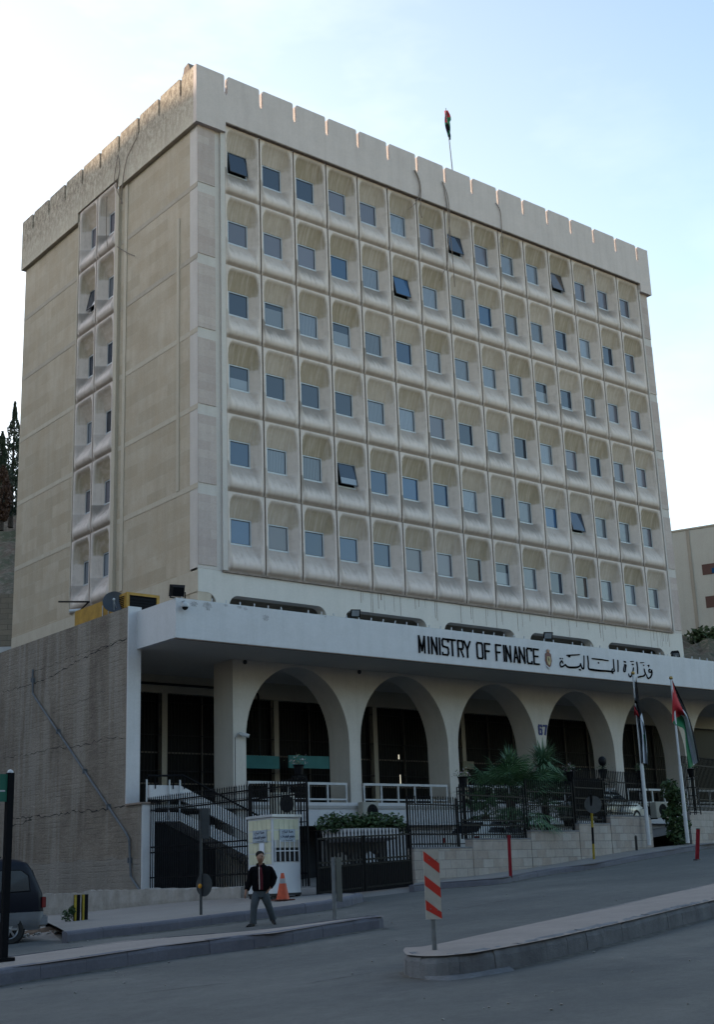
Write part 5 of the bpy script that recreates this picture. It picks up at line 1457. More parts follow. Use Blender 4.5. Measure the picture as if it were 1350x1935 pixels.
for s_, z in ((.35,.86),(.82,.86),(.3,.15),(.75,.13)):
    t = bp(s_, zb0+hB*z); MB().ball((t[0]+fwd.x*.006, t[1]+fwd.y*.006, t[2]), .009, 6).build('bolt', M['galv'], ex)
# red posts
def redpost(u, vb, vt, t, label, du=0):
    p = Vector(gp(u, vb, .0, 20, 90)); t = depth_of(p)
    a = Vector(at(u+du, vt, t)); 
    e = empty('red_post', tuple(p), label, 'bollard', 'red roadside posts'); MB().bar(p, a, .10).build('post_body', M['redp'], e)
    MB().box((a.x-.055, a.y-.055, a.z-.005), (a.x+.055, a.y+.055, a.z+.02)).build('post_cap', M['sash'], e); MB().box((p.x-.09, p.y-.09, p.z-.05), (p.x+.09, p.y+.09, p.z+.04)).build('foot_plate', M['sash'], e)
redpost(966, 1667, 1577, 0, 'leaning red square post on the kerb in front of the palms', -4)
redpost(1318, 1625, 1566, 0, 'short red square post at the kerb below the right flagpole', 2)
# striped post with round plate
t_ = 48; p = Vector(at(1123, 1622, t_)); p.z -= .05; a = Vector(at(1117, 1500, t_))
e = empty('sign_post', tuple(p), 'yellow and black banded post with a round grey plate in front of the stone wall', 'sign post')
for k in range(4):
    q0 = p.lerp(a, k/4); q1 = p.lerp(a, (k+1)/4); MB().tube([q0, q1], .045, 10).build('post_band', M['ylw'] if k in (0, 2) else M['iron'], e)
bm = bmesh.new(); bmesh.ops.create_cone(bm, cap_ends=True, segments=28, radius1=.32, radius2=.32, depth=.015)
c1 = Vector(at(1119, 1520, t_)); MB().frombm(bm, Matrix.Translation(c1+Vector((0,-.06,0))) @ Matrix.Rotation(R_(-60), 4, 'Z') @ Matrix.Rotation(R_(90), 4, 'X')).build('round_plate', M['signback'], e)
t_ = 51; p = Vector(at(1204, 1606, t_)); a = Vector(at(1202, 1580, t_)); m = MB().tube([p, a], .05, 8); m.tube([a, a+Vector((0,0,.04))], [.05,.02], 8)
tag(m.build('bollard', M['darkgrey']), 'short dark bollard on the pavement at the right end of the stepped wall', 'bollard')
# yellow/black guard by the low wall
p = Vector(gp(150, 1738, HF)); zt = vert(150, 1690, p)
e = empty('steel_guard', tuple(p), 'black steel guard with yellow edges standing by the low wall near the van', 'bollard')
hh = zt-p.z
for k, dx in enumerate((-.16, .06)):
    x = p.x+dx
    MB().box((x, p.y-.03, p.z-.03), (x+.16, p.y+.03, p.z+hh)).build('channel', M['iron'], e)
    MB().box((x-.01, p.y-.09, p.z-.03), (x+.03, p.y-.03, p.z+hh)).build('yellow_edge', M['ylw'], e)
m = leafcloud([((p.x-.3, p.y+.05, p.z+.12), (.18,.15,.16)), ((p.x-.2, p.y, p.z+.25), (.1,.1,.12))], 420, .035, 31)
tag(m.build('weed', M['leaf']), 'green weed growing at the foot of the black and yellow guard', 'plant')
# ================================================================== FLAGPOLES
def flagpole(u, vb, vt, t, label):
    p = Vector(at(u, vb, t)); z1 = at(u-30, vt, t)[2]
    e = empty('flagpole', tuple(p), label, 'flagpole', 'tall white flagpoles')
    zt = p.z + (z1-p.z)
    MB().tube([p-Vector((0,0,.1)), (p.x, p.y, p.z+(zt-p.z)*.45), (p.x, p.y, p.z+(zt-p.z)*.46), (p.x, p.y, zt)], [.085,.075,.055,.045], 12).build('pole', M['white_metal'], e, smooth=True)
    MB().ball((p.x, p.y, zt+.07), .085, 12).build('finial', mat('brass_ball', (.25,.17,.06), .35, 0, metal=.8), e, smooth=True)
    return e, p, zt
def hangflag(e, rows, name='flag'):
    """rows: for each v (0 top..1 bottom) list of 3D points u (0 hoist..1 fly)"""
    nv, nu = len(rows), len(rows[0])
    def idx(i, j):
        v = (i+.5)/(nv-1); u = (j+.5)/(nu-1)
        if u < .5 and abs(v-.5) < .5*(1-u/.5): return 0
        return 1 if v < 1/3 else (2 if v < 2/3 else 3)
    return sheetflag(rows, idx, name, e, [M['f_red'], M['f_black'], M['f_white'], M['f_green']])
def bez(P, n):
    P = [np.array(p, float) for p in P]; out = []
    for i in range(n):
        t = i/(n-1)*(len(P)-1); k = min(len(P)-2, int(t)); f_ = t-k
        a = P[max(k-1,0)]; b_ = P[k]; c = P[k+1]; d = P[min(k+2,len(P)-1)]
        out.append(.5*((2*b_)+(c-a)*f_+(2*a-5*b_+4*c-d)*f_*f_+(-a+3*b_-3*c+d)*f_**3))
    return out
e2, p2, zt2 = flagpole(1300, 1588, 1272, 53.5, 'white flagpole on the right whose flag shows its red triangle')
Lx = 29
top = bez([(1271,1284),(1284,1312),(1299,1345),(1312,1385),(1323,1436)], Lx)       # black edge
l1 = bez([(1271.5,1306),(1285,1332),(1299,1352),(1309.5,1390),(1319.5,1440)], Lx)
l2 = bez([(1271,1340),(1283,1348),(1294,1360),(1301,1400),(1311,1446)], Lx)
bot = bez([(1270.5,1365),(1283,1372),(1294,1380),(1297,1412),(1302,1452)], Lx)
rows = []
for i in range(25):
    v = i/24; r_ = []
    for j in range(Lx):
        A_ = [top[j], l1[j], l2[j], bot[j]]; k = min(2, int(v*3)); f_ = v*3-k
        q = A_[k]*(1-f_)+A_[k+1]*f_
        s_ = j/(Lx-1)
        P_ = onY(q[0], q[1], p2.y - .05 + .16*math.sin(v*9 + s_*3)*min(1, s_*3+.1))
        r_.append(P_)
    rows.append(r_)
# keep the image-space outline but give real folds
hangflag(e2, rows)
e1, p1, zt1 = flagpole(1227, 1592, 1262, 52.5, 'white flagpole on the left whose flag hangs folded in a dark narrow bundle')
def fl_rows(curves, y0, amp=.12):
    rows = []
    for i in range(len(curves)):
        r_ = []
        for j in range(Lx):
            q = curves[i][j]; r_.append(onY(q[0], q[1], y0 + amp*math.sin(i*1.1+j*.15)))
        rows.append(r_)
    return rows
cv = [[(1203,1278),(1209,1330),(1213,1390),(1216,1440)], [(1202,1285),(1205,1335),(1210,1390),(1214,1442)], [(1201,1298),(1203,1345),(1209,1392),(1212,1442)], [(1200.5,1310),(1206,1350),(1213,1390),(1217,1442)],
      [(1200,1322),(1211,1340),(1218,1372),(1224,1442)], [(1199.5,1335),(1207,1350),(1220,1380),(1225,1445)], [(1199,1350),(1203,1358),(1219,1398),(1226,1448)]]
cc_ = [bez(c, Lx) for c in cv]
fine = []
for i in range(len(cc_)-1):
    for k in range(4):
        f_ = k/4; fine.append([a*(1-f_)+b_*f_ for a, b_ in zip(cc_[i], cc_[i+1])])
fine.append(cc_[-1])
def idx1(i, j):
    v = i/(len(fine)-1); u = j/(Lx-1)
    if v < .42: return 1
    if v > .84: return 0 if u < .38 else 3
    if u < .33: return 0 if v > .75 else 1
    return 2 if u > .42 else 1
sheetflag(fl_rows(fine, p1.y-.05, .1), idx1, 'flag', e1, [M['f_red'], M['f_black'], M['f_white'], M['f_green']])
# ================================================================== VEHICLES
def ring(xr, xf, w, z, y, rr=.22, n=6):
    pts = []
    for (cx, cy, a0) in ((xf-rr, w-rr, 0), (xr+rr, w-rr, 90), (xr+rr, -w+rr, 180), (xf-rr, -w+rr, 270)):
        for k in range(n+1):
            a = R_(a0 + 90*k/n); pts.append((cx+rr*math.cos(a), y+cy+rr*math.sin(a), z))
    return pts
def loft(rings):
    m = MB(); n = len(rings[0]); m.v = [p for r in rings for p in r]
    for i in range(len(rings)-1):
        for j in range(n): m.f.append((i*n+j, i*n+(j+1)%n, (i+1)*n+(j+1)%n, (i+1)*n+j)); m.m.append(0)
    m.f.append(tuple(range(n-1,-1,-1))); m.m.append(0); m.f.append(tuple((len(rings)-1)*n+j for j in range(n))); m.m.append(0)
    return m
def interp(tab, z):
    for a, b_ in zip(tab[:-1], tab[1:]):
        if a[0] <= z <= b_[0]:
            f_ = (z-a[0])/(b_[0]-a[0]); return tuple(a[i]*(1-f_)+b_[i]*f_ for i in range(len(a)))
    return tab[-1] if z > tab[-1][0] else tab[0]
def car(name, loc, heading, label, cat, tab, body, lower, zsplit, sidewin, backwin, frontwin, wheels, wr, taillight=None, group=None, rimc='alu'):
    """tab rows: z, x_rear, x_front, half width"""
    e = empty(name, loc, label, cat, group, rz=heading); ORG[e.name] = (0,0,0)
    def dense(z0, z1):
        zs = sorted(set([z0, z1] + [r[0] for r in tab if z0 < r[0] < z1])); out = []
        for a, b_ in zip(zs[:-1], zs[1:]): out += [a, (a+b_)/2]
        out.append(zs[-1]); return [ring(*[interp(tab, z)[i] for i in (1,2,3)], z, 0) for z in out]
    loft(dense(zsplit, tab[-1][0])).build('body', body, e, smooth=35, local=True)
    lr = [[(p[0]*1.0, p[1]*1.008, p[2]) for p in r] for r in dense(tab[0][0], zsplit-.004)]
    loft(lr).build('lower_cladding', lower, e, smooth=35, local=True)
    for s_ in (-1, 1):
        for poly in sidewin:
            pts = [(x, s_*(interp(tab, z)[3]+.006), z) for x, z in poly]
            cx = sum(p[0] for p in pts)/len(pts); cz = sum(p[2] for p in pts)/len(pts)
            m = MB().add(pts, [tuple(range(len(pts)))]); m.build('side_window', M['carglass'], e, local=True)
            m = MB(); q = [Vector(p) for p in pts]+[Vector(pts[0])]
            m.tube(q, .012, 5, cap=False); m.build('window_trim', M['iron'], e, local=True)
    for win, k in ((backwin, 1), (frontwin, 2)):
        if not win: continue
        z0, z1, ww = win; rows = []
        for i in range(5):
            z = z0+(z1-z0)*i/4; t_ = interp(tab, z); x = t_[k] + (-.008 if k == 1 else .008); wd_ = min(ww, t_[3]-.14)
            rows.append([(x, -wd_, z), (x, wd_, z)])
        MB().grid(rows).build('rear_window' if k == 1 else 'windscreen', M['carglass'], e, local=True)
    for x in wheels:
        for s_ in (-1, 1):
            y = s_*(interp(tab, wr)[3]-.05)
            w_ = bpy.data.objects.new('wheel', MBwheel(wr)); COL.objects.link(w_); w_.parent = e; w_.location = (x, y, wr)
            if s_ > 0: w_.rotation_euler = (0, 0, math.pi)
            r_ = bpy.data.objects.new('rim', MBrim(wr, rimc)); COL.objects.link(r_); r_.parent = w_
            yy = s_*(interp(tab, wr)[3]+.004)
            bm = bmesh.new(); bmesh.ops.create_cone(bm, cap_ends=True, segments=30, radius1=wr*1.16, radius2=wr*1.16, depth=.2)
            MB().frombm(bm, Matrix.Translation((x, s_*(interp(tab, wr)[3]-.092), wr*1.02)) @ Matrix.Rotation(R_(90), 4, 'X')).build('wheel_arch', M['dark'], e, local=True)
    if taillight:
        for s_ in (-1, 1):
            z0, z1 = taillight; t_ = interp(tab, (z0+z1)/2)
            MB().bbox((t_[1]-.012, s_*(t_[3]-.02), z0), (t_[1]+.10, s_*(t_[3]-.16), z1), .012).bbox((t_[1]+.03, s_*(t_[3]+.004), z0), (t_[1]+.10, s_*(t_[3]-.06), z1), .01).build('tail_light', M['tail'], e, local=True)
    return e
_wc = {}
def MBwheel(r):
    if ('w', r) not in _wc:
        m = MB(); prof = [(r*.62,-.10),(r*.9,-.11),(r,-.08),(r,.08),(r*.9,.11),(r*.62,.10)]; n = 32
        m.v = [(q*math.cos(2*math.pi*j/n), a, q*math.sin(2*math.pi*j/n)) for q, a in prof for j in range(n)]
        for i in range(5):
            for j in range(n): m.f.append((i*n+j, i*n+(j+1)%n, (i+1)*n+(j+1)%n, (i+1)*n+j)); m.m.append(0)
        m.cur = 0; m.add([(r*.62*math.cos(2*math.pi*j/n), -.02, r*.62*math.sin(2*math.pi*j/n)) for j in range(n)], [tuple(range(n))])
        _wc[('w', r)] = m.mesh('wheel', M['tyre'], smooth=30)
    return _wc[('w', r)]
def MBrim(r, mt):
    if ('r', r) not in _wc:
        m = MB(); n = 32
        for (a, b_, y0, y1) in ((.64,.56,-.10,-.06),(.2,.02,-.075,-.085)):
            k = len(m.v); m.v += [(r*q*math.cos(2*math.pi*j/n), y, r*q*math.sin(2*math.pi*j/n)) for q, y in ((a, y0), (b_, y1)) for j in range(n)]
            for j in range(n): m.f.append((k+j, k+(j+1)%n, k+n+(j+1)%n, k+n+j)); m.m.append(0)
        for k in range(7):
            a = 2*math.pi*k/7; c, s_ = math.cos(a), math.sin(a)
            m.bar((r*.12*c, -.075, r*.12*s_), (r*.58*c, -.07, r*.58*s_), r*.13, .02, up=(0,1,0))
        _wc[('r', r)] = m.mesh('rim', M[mt])
    return _wc[('r', r)]
M['tyre'] = mat('rubber_tyre', (.018,.018,.019), .85, .2, 12); M['carglass'] = mat('tinted_car_glass', (.008,.011,.015), .12, 0, spec=.3)
M['tail'] = mat('red_tail_light', (.12,.01,.012), .25, 0, spec=.7)
M['vandark'] = mat('dark_blue_car_paint', (.004,.006,.013), .42, .1, 2, 0, spec=.12); M['vansilver'] = mat('silver_car_cladding', (.17,.185,.21), .4, .1, 3, .4)
M['carwhite'] = mat('white_car_paint', (.42,.43,.42), .3, .05, 2, coat=.4); M['carrim'] = mat('light_alloy_rim', (.30,.31,.33), .35, .15, 8, .6)
M['blackplastic'] = mat('black_bumper_plastic', (.02,.02,.022), .6, 0)
vr = Vector(gp(18, 1784, 0)); tv = depth_of(vr)
rearx = onY(88, 1720, vr.y)[0]
tabv = [(.30,.05,4.5,.80),(.45,.0,4.62,.86),(.72,.0,4.6,.885),(1.08,.03,4.3,.88),(1.30,.12,3.75,.84),(1.66,.28,3.3,.765),(1.78,.36,3.1,.72),(1.87,.55,2.9,.62),(1.90,.8,2.6,.45)]
van = car('parked_van', (rearx, vr.y+.88, g(rearx-.8, vr.y)-.02), math.pi, 'dark blue minivan with silver lower cladding cut off by the left picture edge', 'van', tabv, M['vandark'], M['vansilver'], .70,
   [[(.42,1.16),(1.25,1.14),(1.27,1.63),(.62,1.63),(.44,1.5)], [(1.42,1.13),(2.4,1.13),(2.35,1.62),(1.42,1.63)], [(2.5,1.13),(3.5,1.13),(3.1,1.58),(2.5,1.61)]], (1.14,1.62,.62), (1.15,1.66,.62), (.88,3.6), .335, (.78,1.02), rimc='carrim')
MB().bbox((-.07,-.84,.36),(.25,.84,.62), .04).build('rear_bumper', M['vansilver'], van, local=True)
MB().tube([(1.0,-.5,1.93),(2.6,-.5,1.93)], .02, 6).tube([(1.0,.5,1.93),(2.6,.5,1.93)], .02, 6).build('roof_rail', M['blackplastic'], van, local=True)
MB().box((-.012,-.26,.72),(.004,.26,.84)).build('number_plate', M['white_metal'], van, local=True)
tabc = [(.22,.05,4.2,.78),(.4,.0,4.3,.83),(.62,.02,4.28,.84),(.86,.10,3.9,.81),(.92,.28,3.1,.78),(1.15,.62,2.75,.69),(1.34,.95,2.3,.60),(1.40,1.2,2.0,.45)]
def whitecar(u, v, t, label, hd):
    p = Vector(at(u, v, t)); c_ = math.cos(hd); s_ = math.sin(hd)
    return car('parked_car', (p.x-2.15*c_, p.y-2.15*s_, p.z-1.40), hd, label, 'car', tabc, M['carwhite'], M['carwhite'], .5,
       [[(.75,.93),(1.75,.92),(1.75,1.3),(1.15,1.3)], [(1.85,.92),(2.95,.92),(2.4,1.26),(1.85,1.3)]], (.94,1.3,.6), (.94,1.32,.6), (.75,3.5), .3, (.62,.8), 'white cars parked behind the fence', 'carrim')
whitecar(935, 1549, 47.5, 'white parked car low behind the second fence step, its roof level with the wall top', R_(8))
whitecar(1135, 1493, 53.0, 'white parked car behind the fence right of the palms', R_(10))
# ================================================================== PERSON
def skinmesh(name, V, E_, Rd, mt, parent, lv=2, root=0):
    me = bpy.data.meshes.new(name); me.from_pydata([tuple(v) for v in V], E_, []); me.update()
    o = bpy.data.objects.new(name + '_src', me); COL.objects.link(o)
    sk = o.modifiers.new('Skin', 'SKIN'); sk.use_smooth_shade = True
    ly = me.skin_vertices[0].data if len(me.skin_vertices) else None
    if ly is None:
        bpy.context.view_layer.update(); ly = me.skin_vertices[0].data
    for i, r in enumerate(Rd): ly[i].radius = r if isinstance(r, tuple) else (r, r); ly[i].use_root = (i == root)
    sb = o.modifiers.new('Sub', 'SUBSURF'); sb.levels = lv; sb.render_levels = lv
    bpy.context.view_layer.update(); dg = bpy.context.evaluated_depsgraph_get()
    m2 = bpy.data.meshes.new_from_object(o.evaluated_get(dg)); bpy.data.objects.remove(o)
    m2.name = name; m2.materials.clear(); m2.materials.append(mt)
    m2.polygons.foreach_set('use_smooth', [True]*len(m2.polygons))
    q = bpy.data.objects.new(name, m2); COL.objects.link(q); q.parent = parent; return q
mf = Vector(gp(493, 1748, .0)); tm = depth_of(mf); k_ = tm/F_
rt = Vector(RM[:,0]); rt.z = 0; rt.normalize(); yaw = math.atan2(rt.y, rt.x)
per = empty('person', tuple(mf), 'man walking in black jacket, dark red top with white zip and grey trousers', 'person', rz=yaw); ORG[per.name] = (0,0,0)
def J(u, v, y=0): return ((u-493)*k_, y, (1748-v)*k_)
M['skin'] = mat('skin', (.26,.145,.10), .6, .08, 20); M['jacket'] = mat('black_jacket_cloth', (.0045,.0045,.006), .95, .2, 12, spec=.05, bstr=.4, bscale=14)
M['maroon'] = mat('dark_red_knit', (.075,.008,.014), .9, .15, 20); M['trous'] = mat('grey_trousers', (.045,.055,.065), .85, .15, 10, bstr=.4, bscale=12)
M['hair'] = mat('dark_brown_hair', (.006,.0045,.004), .9, .2, 40); M['shoe'] = mat('black_shoe', (.005,.005,.006), .5, 0, spec=.2)
V = []; E_ = []; Rd = []
def av(p, r, par=None):
    V.append(p); Rd.append(r); i = len(V)-1
    if par is not None: E_.append((par, i))
    return i
pel = av(J(494,1688,0), (.125,.095)); sp1 = av(J(494,1672,-.01), (.13,.10), pel); sp2 = av(J(495,1656,.01), (.11,.08), sp1); sp3 = av(J(495,1646,.01), (.09,.06), sp2)
nk = av(J(494.5,1637.5,-.0), .05, sp3); nk2 = av(J(494,1634,-.015), .052, nk); hd1 = av(J(494,1630,-.03), (.064,.072), nk2); hd2 = av(J(493.7,1624.5,-.025), (.078,.09), hd1); hd3 = av(J(493.3,1618,-.02), (.072,.085), hd2)
def arm(S, pts, rad):
    p_ = S
    for q, r in zip(pts, rad): p_ = av(q, r, p_)
    return p_
la = arm(sp3, [J(482,1648,.01), J(473,1664,.05), J(467,1682,-.02), J(465.5,1688,-.05)], [.05,.044,.036,.03])
ra = arm(sp3, [J(509,1648,.01), J(520,1663,.10), J(514,1676,.03), J(510,1682,-.02)], [.06,.048,.036,.03])
def hand(w, d, s_):
    c = V[w]; palm = av((c[0]+d[0]*.05, c[1]+d[1]*.05, c[2]+d[2]*.05), (.028,.016), w)
    c = V[palm]
    for k in range(4):
        o_ = (k-1.5)*.015; ll = (.035,.042,.040,.031)[k]
        a = av((c[0]+o_*.5+d[0]*.03, c[1]+o_+d[1]*.03, c[2]+d[2]*.03), .0085, palm)
        b_ = av((c[0]+o_*.5+d[0]*(.03+ll)+.008*s_, c[1]+o_+d[1]*(.03+ll), c[2]+d[2]*(.03+ll)), .008, a)
        av((c[0]+o_*.5+d[0]*(.03+ll*1.5)+.022*s_, c[1]+o_+d[1]*(.03+ll*1.5), c[2]+d[2]*(.03+ll*1.5)), .006, b_)
    t1 = av((c[0]+.012*s_, c[1]-.032, c[2]+.005), .010, palm); av((c[0]+.02*s_, c[1]-.045, c[2]-.03), .008, t1)
hand(la, (-.18,-.15,-.95), 1); hand(ra, (-.35,-.45,-.75), -1)
def leg(pts, rad):
    p_ = pel
    for q, r in zip(pts, rad): p_ = av(q, r, p_)
    return p_
leg([J(486,1691,0), J(480.5,1716,-.10), J(478.5,1740,-.10), J(478,1745,-.10), J(474,1747,-.2)], [.085,.058,.042,.04,.035])
leg([J(501,1691,0), J(508,1714,.02), J(515,1734,.13), J(516.5,1739,.14), J(518,1744.5,.05)], [.085,.058,.042,.04,.035])
skinmesh('body', V, E_, Rd, M['skin'], per)
# trousers
def ell(c, rx, ry, n=20): return [(c[0]+rx*math.cos(2*math.pi*j/n), c[1]+ry*math.sin(2*math.pi*j/n), c[2]) for j in range(n)]
def loftc(m, rings):
    n = len(rings[0]); k = len(m.v); m.v += [p for r in rings for p in r]
    for i in range(len(rings)-1):
        for j in range(n): m.f.append((k+i*n+j, k+i*n+(j+1)%n, k+(i+1)*n+(j+1)%n, k+(i+1)*n+j)); m.m.append(0)
    m.f.append(tuple(k+j for j in range(n-1,-1,-1))); m.m.append(0); m.f.append(tuple(k+(len(rings)-1)*n+j for j in range(n))); m.m.append(0)
m = MB()
loftc(m, [ell(J(493.8,1697,0),.13,.115), ell(J(494,1690,0),.168,.125), ell(J(494,1682,0),.165,.125), ell(J(494.3,1675,0),.155,.115)])
m.tube([J(487,1688,0), J(485,1696,-.02), J(483,1704,-.06), J(481.2,1715,-.10), J(480,1728,-.09), J(479.3,1738,-.08), J(478.8,1744.5,-.07)], [.095,.105,.098,.083,.078,.080,.088], 16)
m.tube([J(500.5,1688,0), J(502.5,1696,.0), J(505,1704,.01), J(508.5,1714,.02), J(512,1725,.08), J(514.5,1733,.12), J(516.2,1738.5,.15)], [.095,.105,.098,.083,.078,.078,.085], 16)
m.build('trousers', M['trous'], per, smooth=60, local=True)
# jacket: torso shell with sleeves
JR = [(1686,.190,.145,494.8),(1682,.215,.155,494.8),(1672,.222,.158,494.9),(1663,.225,.158,495.0),(1654,.232,.158,495.3),(1648,.235,.150,495.4),(1643.5,.215,.130,495.3),(1640.3,.150,.105,495),(1637.5,.092,.092,494.6)]
m = MB(); loftc(m, [ell(J(cx, v, .01), rx, ry) for v, rx, ry, cx in JR])
m.tube([J(484,1645,.01), J(480,1646.5,.02), J(476.5,1653,.035), J(474,1664,.055), J(470.5,1674,.02), J(467.3,1683,-.02)], [.07,.09,.092,.086,.076,.062], 14)
m.tube([J(507,1645,.01), J(510.8,1647,.03), J(514.5,1653,.06), J(518.2,1663,.10), J(516,1671,.06), J(511.5,1679,.0)], [.07,.09,.094,.092,.082,.066], 14)
m.build('jacket', M['jacket'], per, smooth=60, local=True)
def jfront(u, v, out=.010):
    for (v1, rx1, ry1, c1), (v0, rx0, ry0, c0_) in zip(JR[:-1], JR[1:]):
        if v0 <= v <= v1:
            f_ = (v-v0)/(v1-v0); rx = rx0*(1-f_)+rx1*f_; ry = ry0*(1-f_)+ry1*f_; cx = c0_*(1-f_)+c1*f_
            x = (u-cx)*k_/rx; y = .01 - (ry)*math.sqrt(max(0, 1-x*x)) - out
            return J(u, v, y)
rows = []
for i in range(19):
    v = 1638.5 + 45*i/18; t_ = i/18
    u0 = 490.2 + .6*t_; u1 = 496.5 + 3.2*min(1, t_*2.2) - .6*t_
    rows.append([jfront(u0+(u1-u0)*j/8, v) for j in range(9)])
MB().grid(rows).build('red_top', M['maroon'], per, smooth=True, local=True)
MB().tube([Vector(jfront(492.0+.5*i/18, 1640+43*i/18, .016)) for i in range(19)], .0105, 6).build('white_zip', mat('white_zip_tape', (.42,.40,.36), .7, 0), per, local=True)
for s_ in (0, 1):
    m = MB(); m.grid([[jfront((490.2-1.3*j*1.0) if s_ == 0 else (496.5+3.2*min(1, i/18*2.2)-.6*i/18+1.2*j), 1639.5+44.5*i/18, [.013,.022,.006][j]) for j in range(3)] for i in range(19)])
    m.build('jacket_placket', M['jacket'], per, smooth=True, local=True)
# collar
for s_ in (-1, 1):
    MB().tube([J(494+s_*2.0,1641.5,-.13), J(494+s_*5.5,1639.5,-.075), J(494+s_*6.2,1637,-.0), J(494+s_*3,1636,.07)], [.018,.026,.03,.026], 8).build('collar', M['jacket'], per, smooth=True, local=True)
# head details
hc = Vector(J(493.6,1623,-.025))
MB().ball(hc+Vector((-.006,.012,.052)), .110, 20, (.94,1.0,.80)).build('hair', M['hair'], per, smooth=True, local=True)
fc = hc+Vector((.010,-.030,-.018))
MB().ball(fc, .091, 20, (.95,1.0,1.36)).build('face', M['skin'], per, smooth=True, local=True)
MB().tube([fc+Vector((.012,-.080,.025)), fc+Vector((.015,-.108,-.014)), fc+Vector((.014,-.088,-.026))], [.008,.014,.010], 8).build('nose', M['skin'], per, smooth=True, local=True)
for s_ in (-1, 1):
    MB().ball(fc+Vector((.012+s_*.031,-.078,.018)), .0095, 8, (1.3,.6,.8)).build('eye', M['dark'], per, smooth=True, local=True)
    MB().bar(fc+Vector((.012+s_*.014,-.085,.036)), fc+Vector((.012+s_*.048,-.074,.037)), .007, .006).build('eyebrow', M['hair'], per, local=True)
    MB().ball(fc+Vector((s_*.086,.012,.0)), .02, 8, (.45,.8,1.3)).build('ear', M['skin'], per, smooth=True, local=True)
MB().bar(fc+Vector((-.012,-.085,-.05)), fc+Vector((.038,-.082,-.05)), .006, .006).build('mouth', mat('lip', (.14,.05,.04), .6, 0), per, local=True)
for pts in ([J(479.5,1745.5,-.03), J(477,1747,-.12), J(472,1748,-.22), J(468.5,1749,-.26)], [J(515.5,1739,.14), J(517,1742,.09), J(519,1745.5,.02), J(520,1747,-.03)]):
    MB().tube(pts, [.045,.052,.048,.028], 12).build('shoe', M['shoe'], per, smooth=True, local=True)
# ================================================================== BACKGROUND
def hillmat(name, a, b_, c3):
    m, n, l, b = nt(name); pos = geo_pos(n)
    f1 = ramp(n, l, noise(n, l, pos, .35, 7, .7), [(.42, 0), (.58, 1)]); f2 = ramp(n, l, noise(n, l, pos, 2.2, 8, .75), [(.48, 0), (.62, 1)])
    c = mix(n, l, f1, a, b_); c = mix(n, l, f2, c, c3); l.new(c, b.inputs['Base Color']); b.inputs['Roughness'].default_value = .95
    bump(n, l, b, noise(n, l, pos, 1.3, 8, .75), 1.0, .4); return m
M['hill'] = hillmat('rocky_grass_hill', (.05,.06,.028), (.10,.06,.04), (.15,.12,.09))
def vlateral(u, vv, t): return Vector(at(u, vv, t))
# left slope behind the tower: base wall, bank, plateau
tb_, tt_ = 84, 104
rows = []
for k in range(14):
    f_ = k/13; t = tb_+(tt_-tb_)*f_; vv = 1124 + (972-1124)*f_
    row = []
    for j in range(30):
        u = -260 + 800*j/29
        p = vlateral(10, vv, t); sd = Vector((RM[0,0], RM[1,0], 0)).normalized(); q = p + sd*((u-10)*t/F_)
        row.append((q.x, q.y, q.z + random.Random(k*91+j).uniform(-.35,.35)*(1 if 0 < k < 13 else .3)))
    rows.append(row)
back = []
for p in rows[-1]: back.append((p[0]*1+25, p[1]+45, p[2]+3))
rows.append(back)
struct(MB().grid(rows).build('hill', M['hill'], None, smooth=True))
sd = Vector((RM[0,0], RM[1,0], 0)).normalized()
p0 = vlateral(10, 1122, 83.5)
M['stonewall2'] = stone('retaining_stone', [(.26,.21,.16), (.20,.165,.13)], (.13,.11,.09), .8, .35, 'XZ', .02, .6)
a = p0 - sd*12; b_ = p0 + sd*16
wl2 = MB().prism([(a.x,a.y,ZO-34), (b_.x,b_.y,ZO-34), (b_.x,b_.y,p0.z), (a.x,a.y,p0.z)], (.2,.6,0)).build('stone_wall', M['stonewall2'])
tag(wl2, 'brown stone retaining wall at the foot of the slope left behind the tower', 'wall')
pw = Vector(at(5, 1222, 66)); MB().prism([tuple(pw-sd*6+Vector((0,0,-2))), tuple(pw+sd*4+Vector((0,0,-2))), tuple(pw+sd*4), tuple(pw-sd*6)], (.1,.3,0)).build('parapet_wall', M['white_paint'])
tag(bpy.data.objects['parapet_wall'], 'low pale wall below the brown stone wall at the left edge', 'wall')
# unseen hill added on the left, shaped to keep the street in shade
rows = []
rh = random.Random(77)
SUNAZ = Vector((-.75, .66, 0)).normalized()
perp = Vector((-SUNAZ.y, SUNAZ.x, 0))
for k, (d_, z) in enumerate(((28,0),(42,14),(58,34),(72,49),(92,57),(130,54),(190,20),(240,-5))):
    row = []
    for j in range(40):
        q = Vector((0,8,0)) + SUNAZ*d_ + perp*(-62+150*j/39)
        row.append((q.x, q.y, (z + rh.uniform(-.8,.8)*(1 if k else 0)) if k else -4.5))
    rows.append(row)
SHADE_HILL = struct(MB().grid(rows).build('hill', M['hill'], None, smooth=True))
M['cyp'] = foliage_mat('cypress_foliage', (.010,.018,.010), (.028,.04,.02)); M['rust'] = foliage_mat('reddish_foliage', (.06,.028,.02), (.09,.05,.03))
M['palegreen'] = foliage_mat('mid_green_foliage', (.03,.05,.02), (.06,.085,.035))
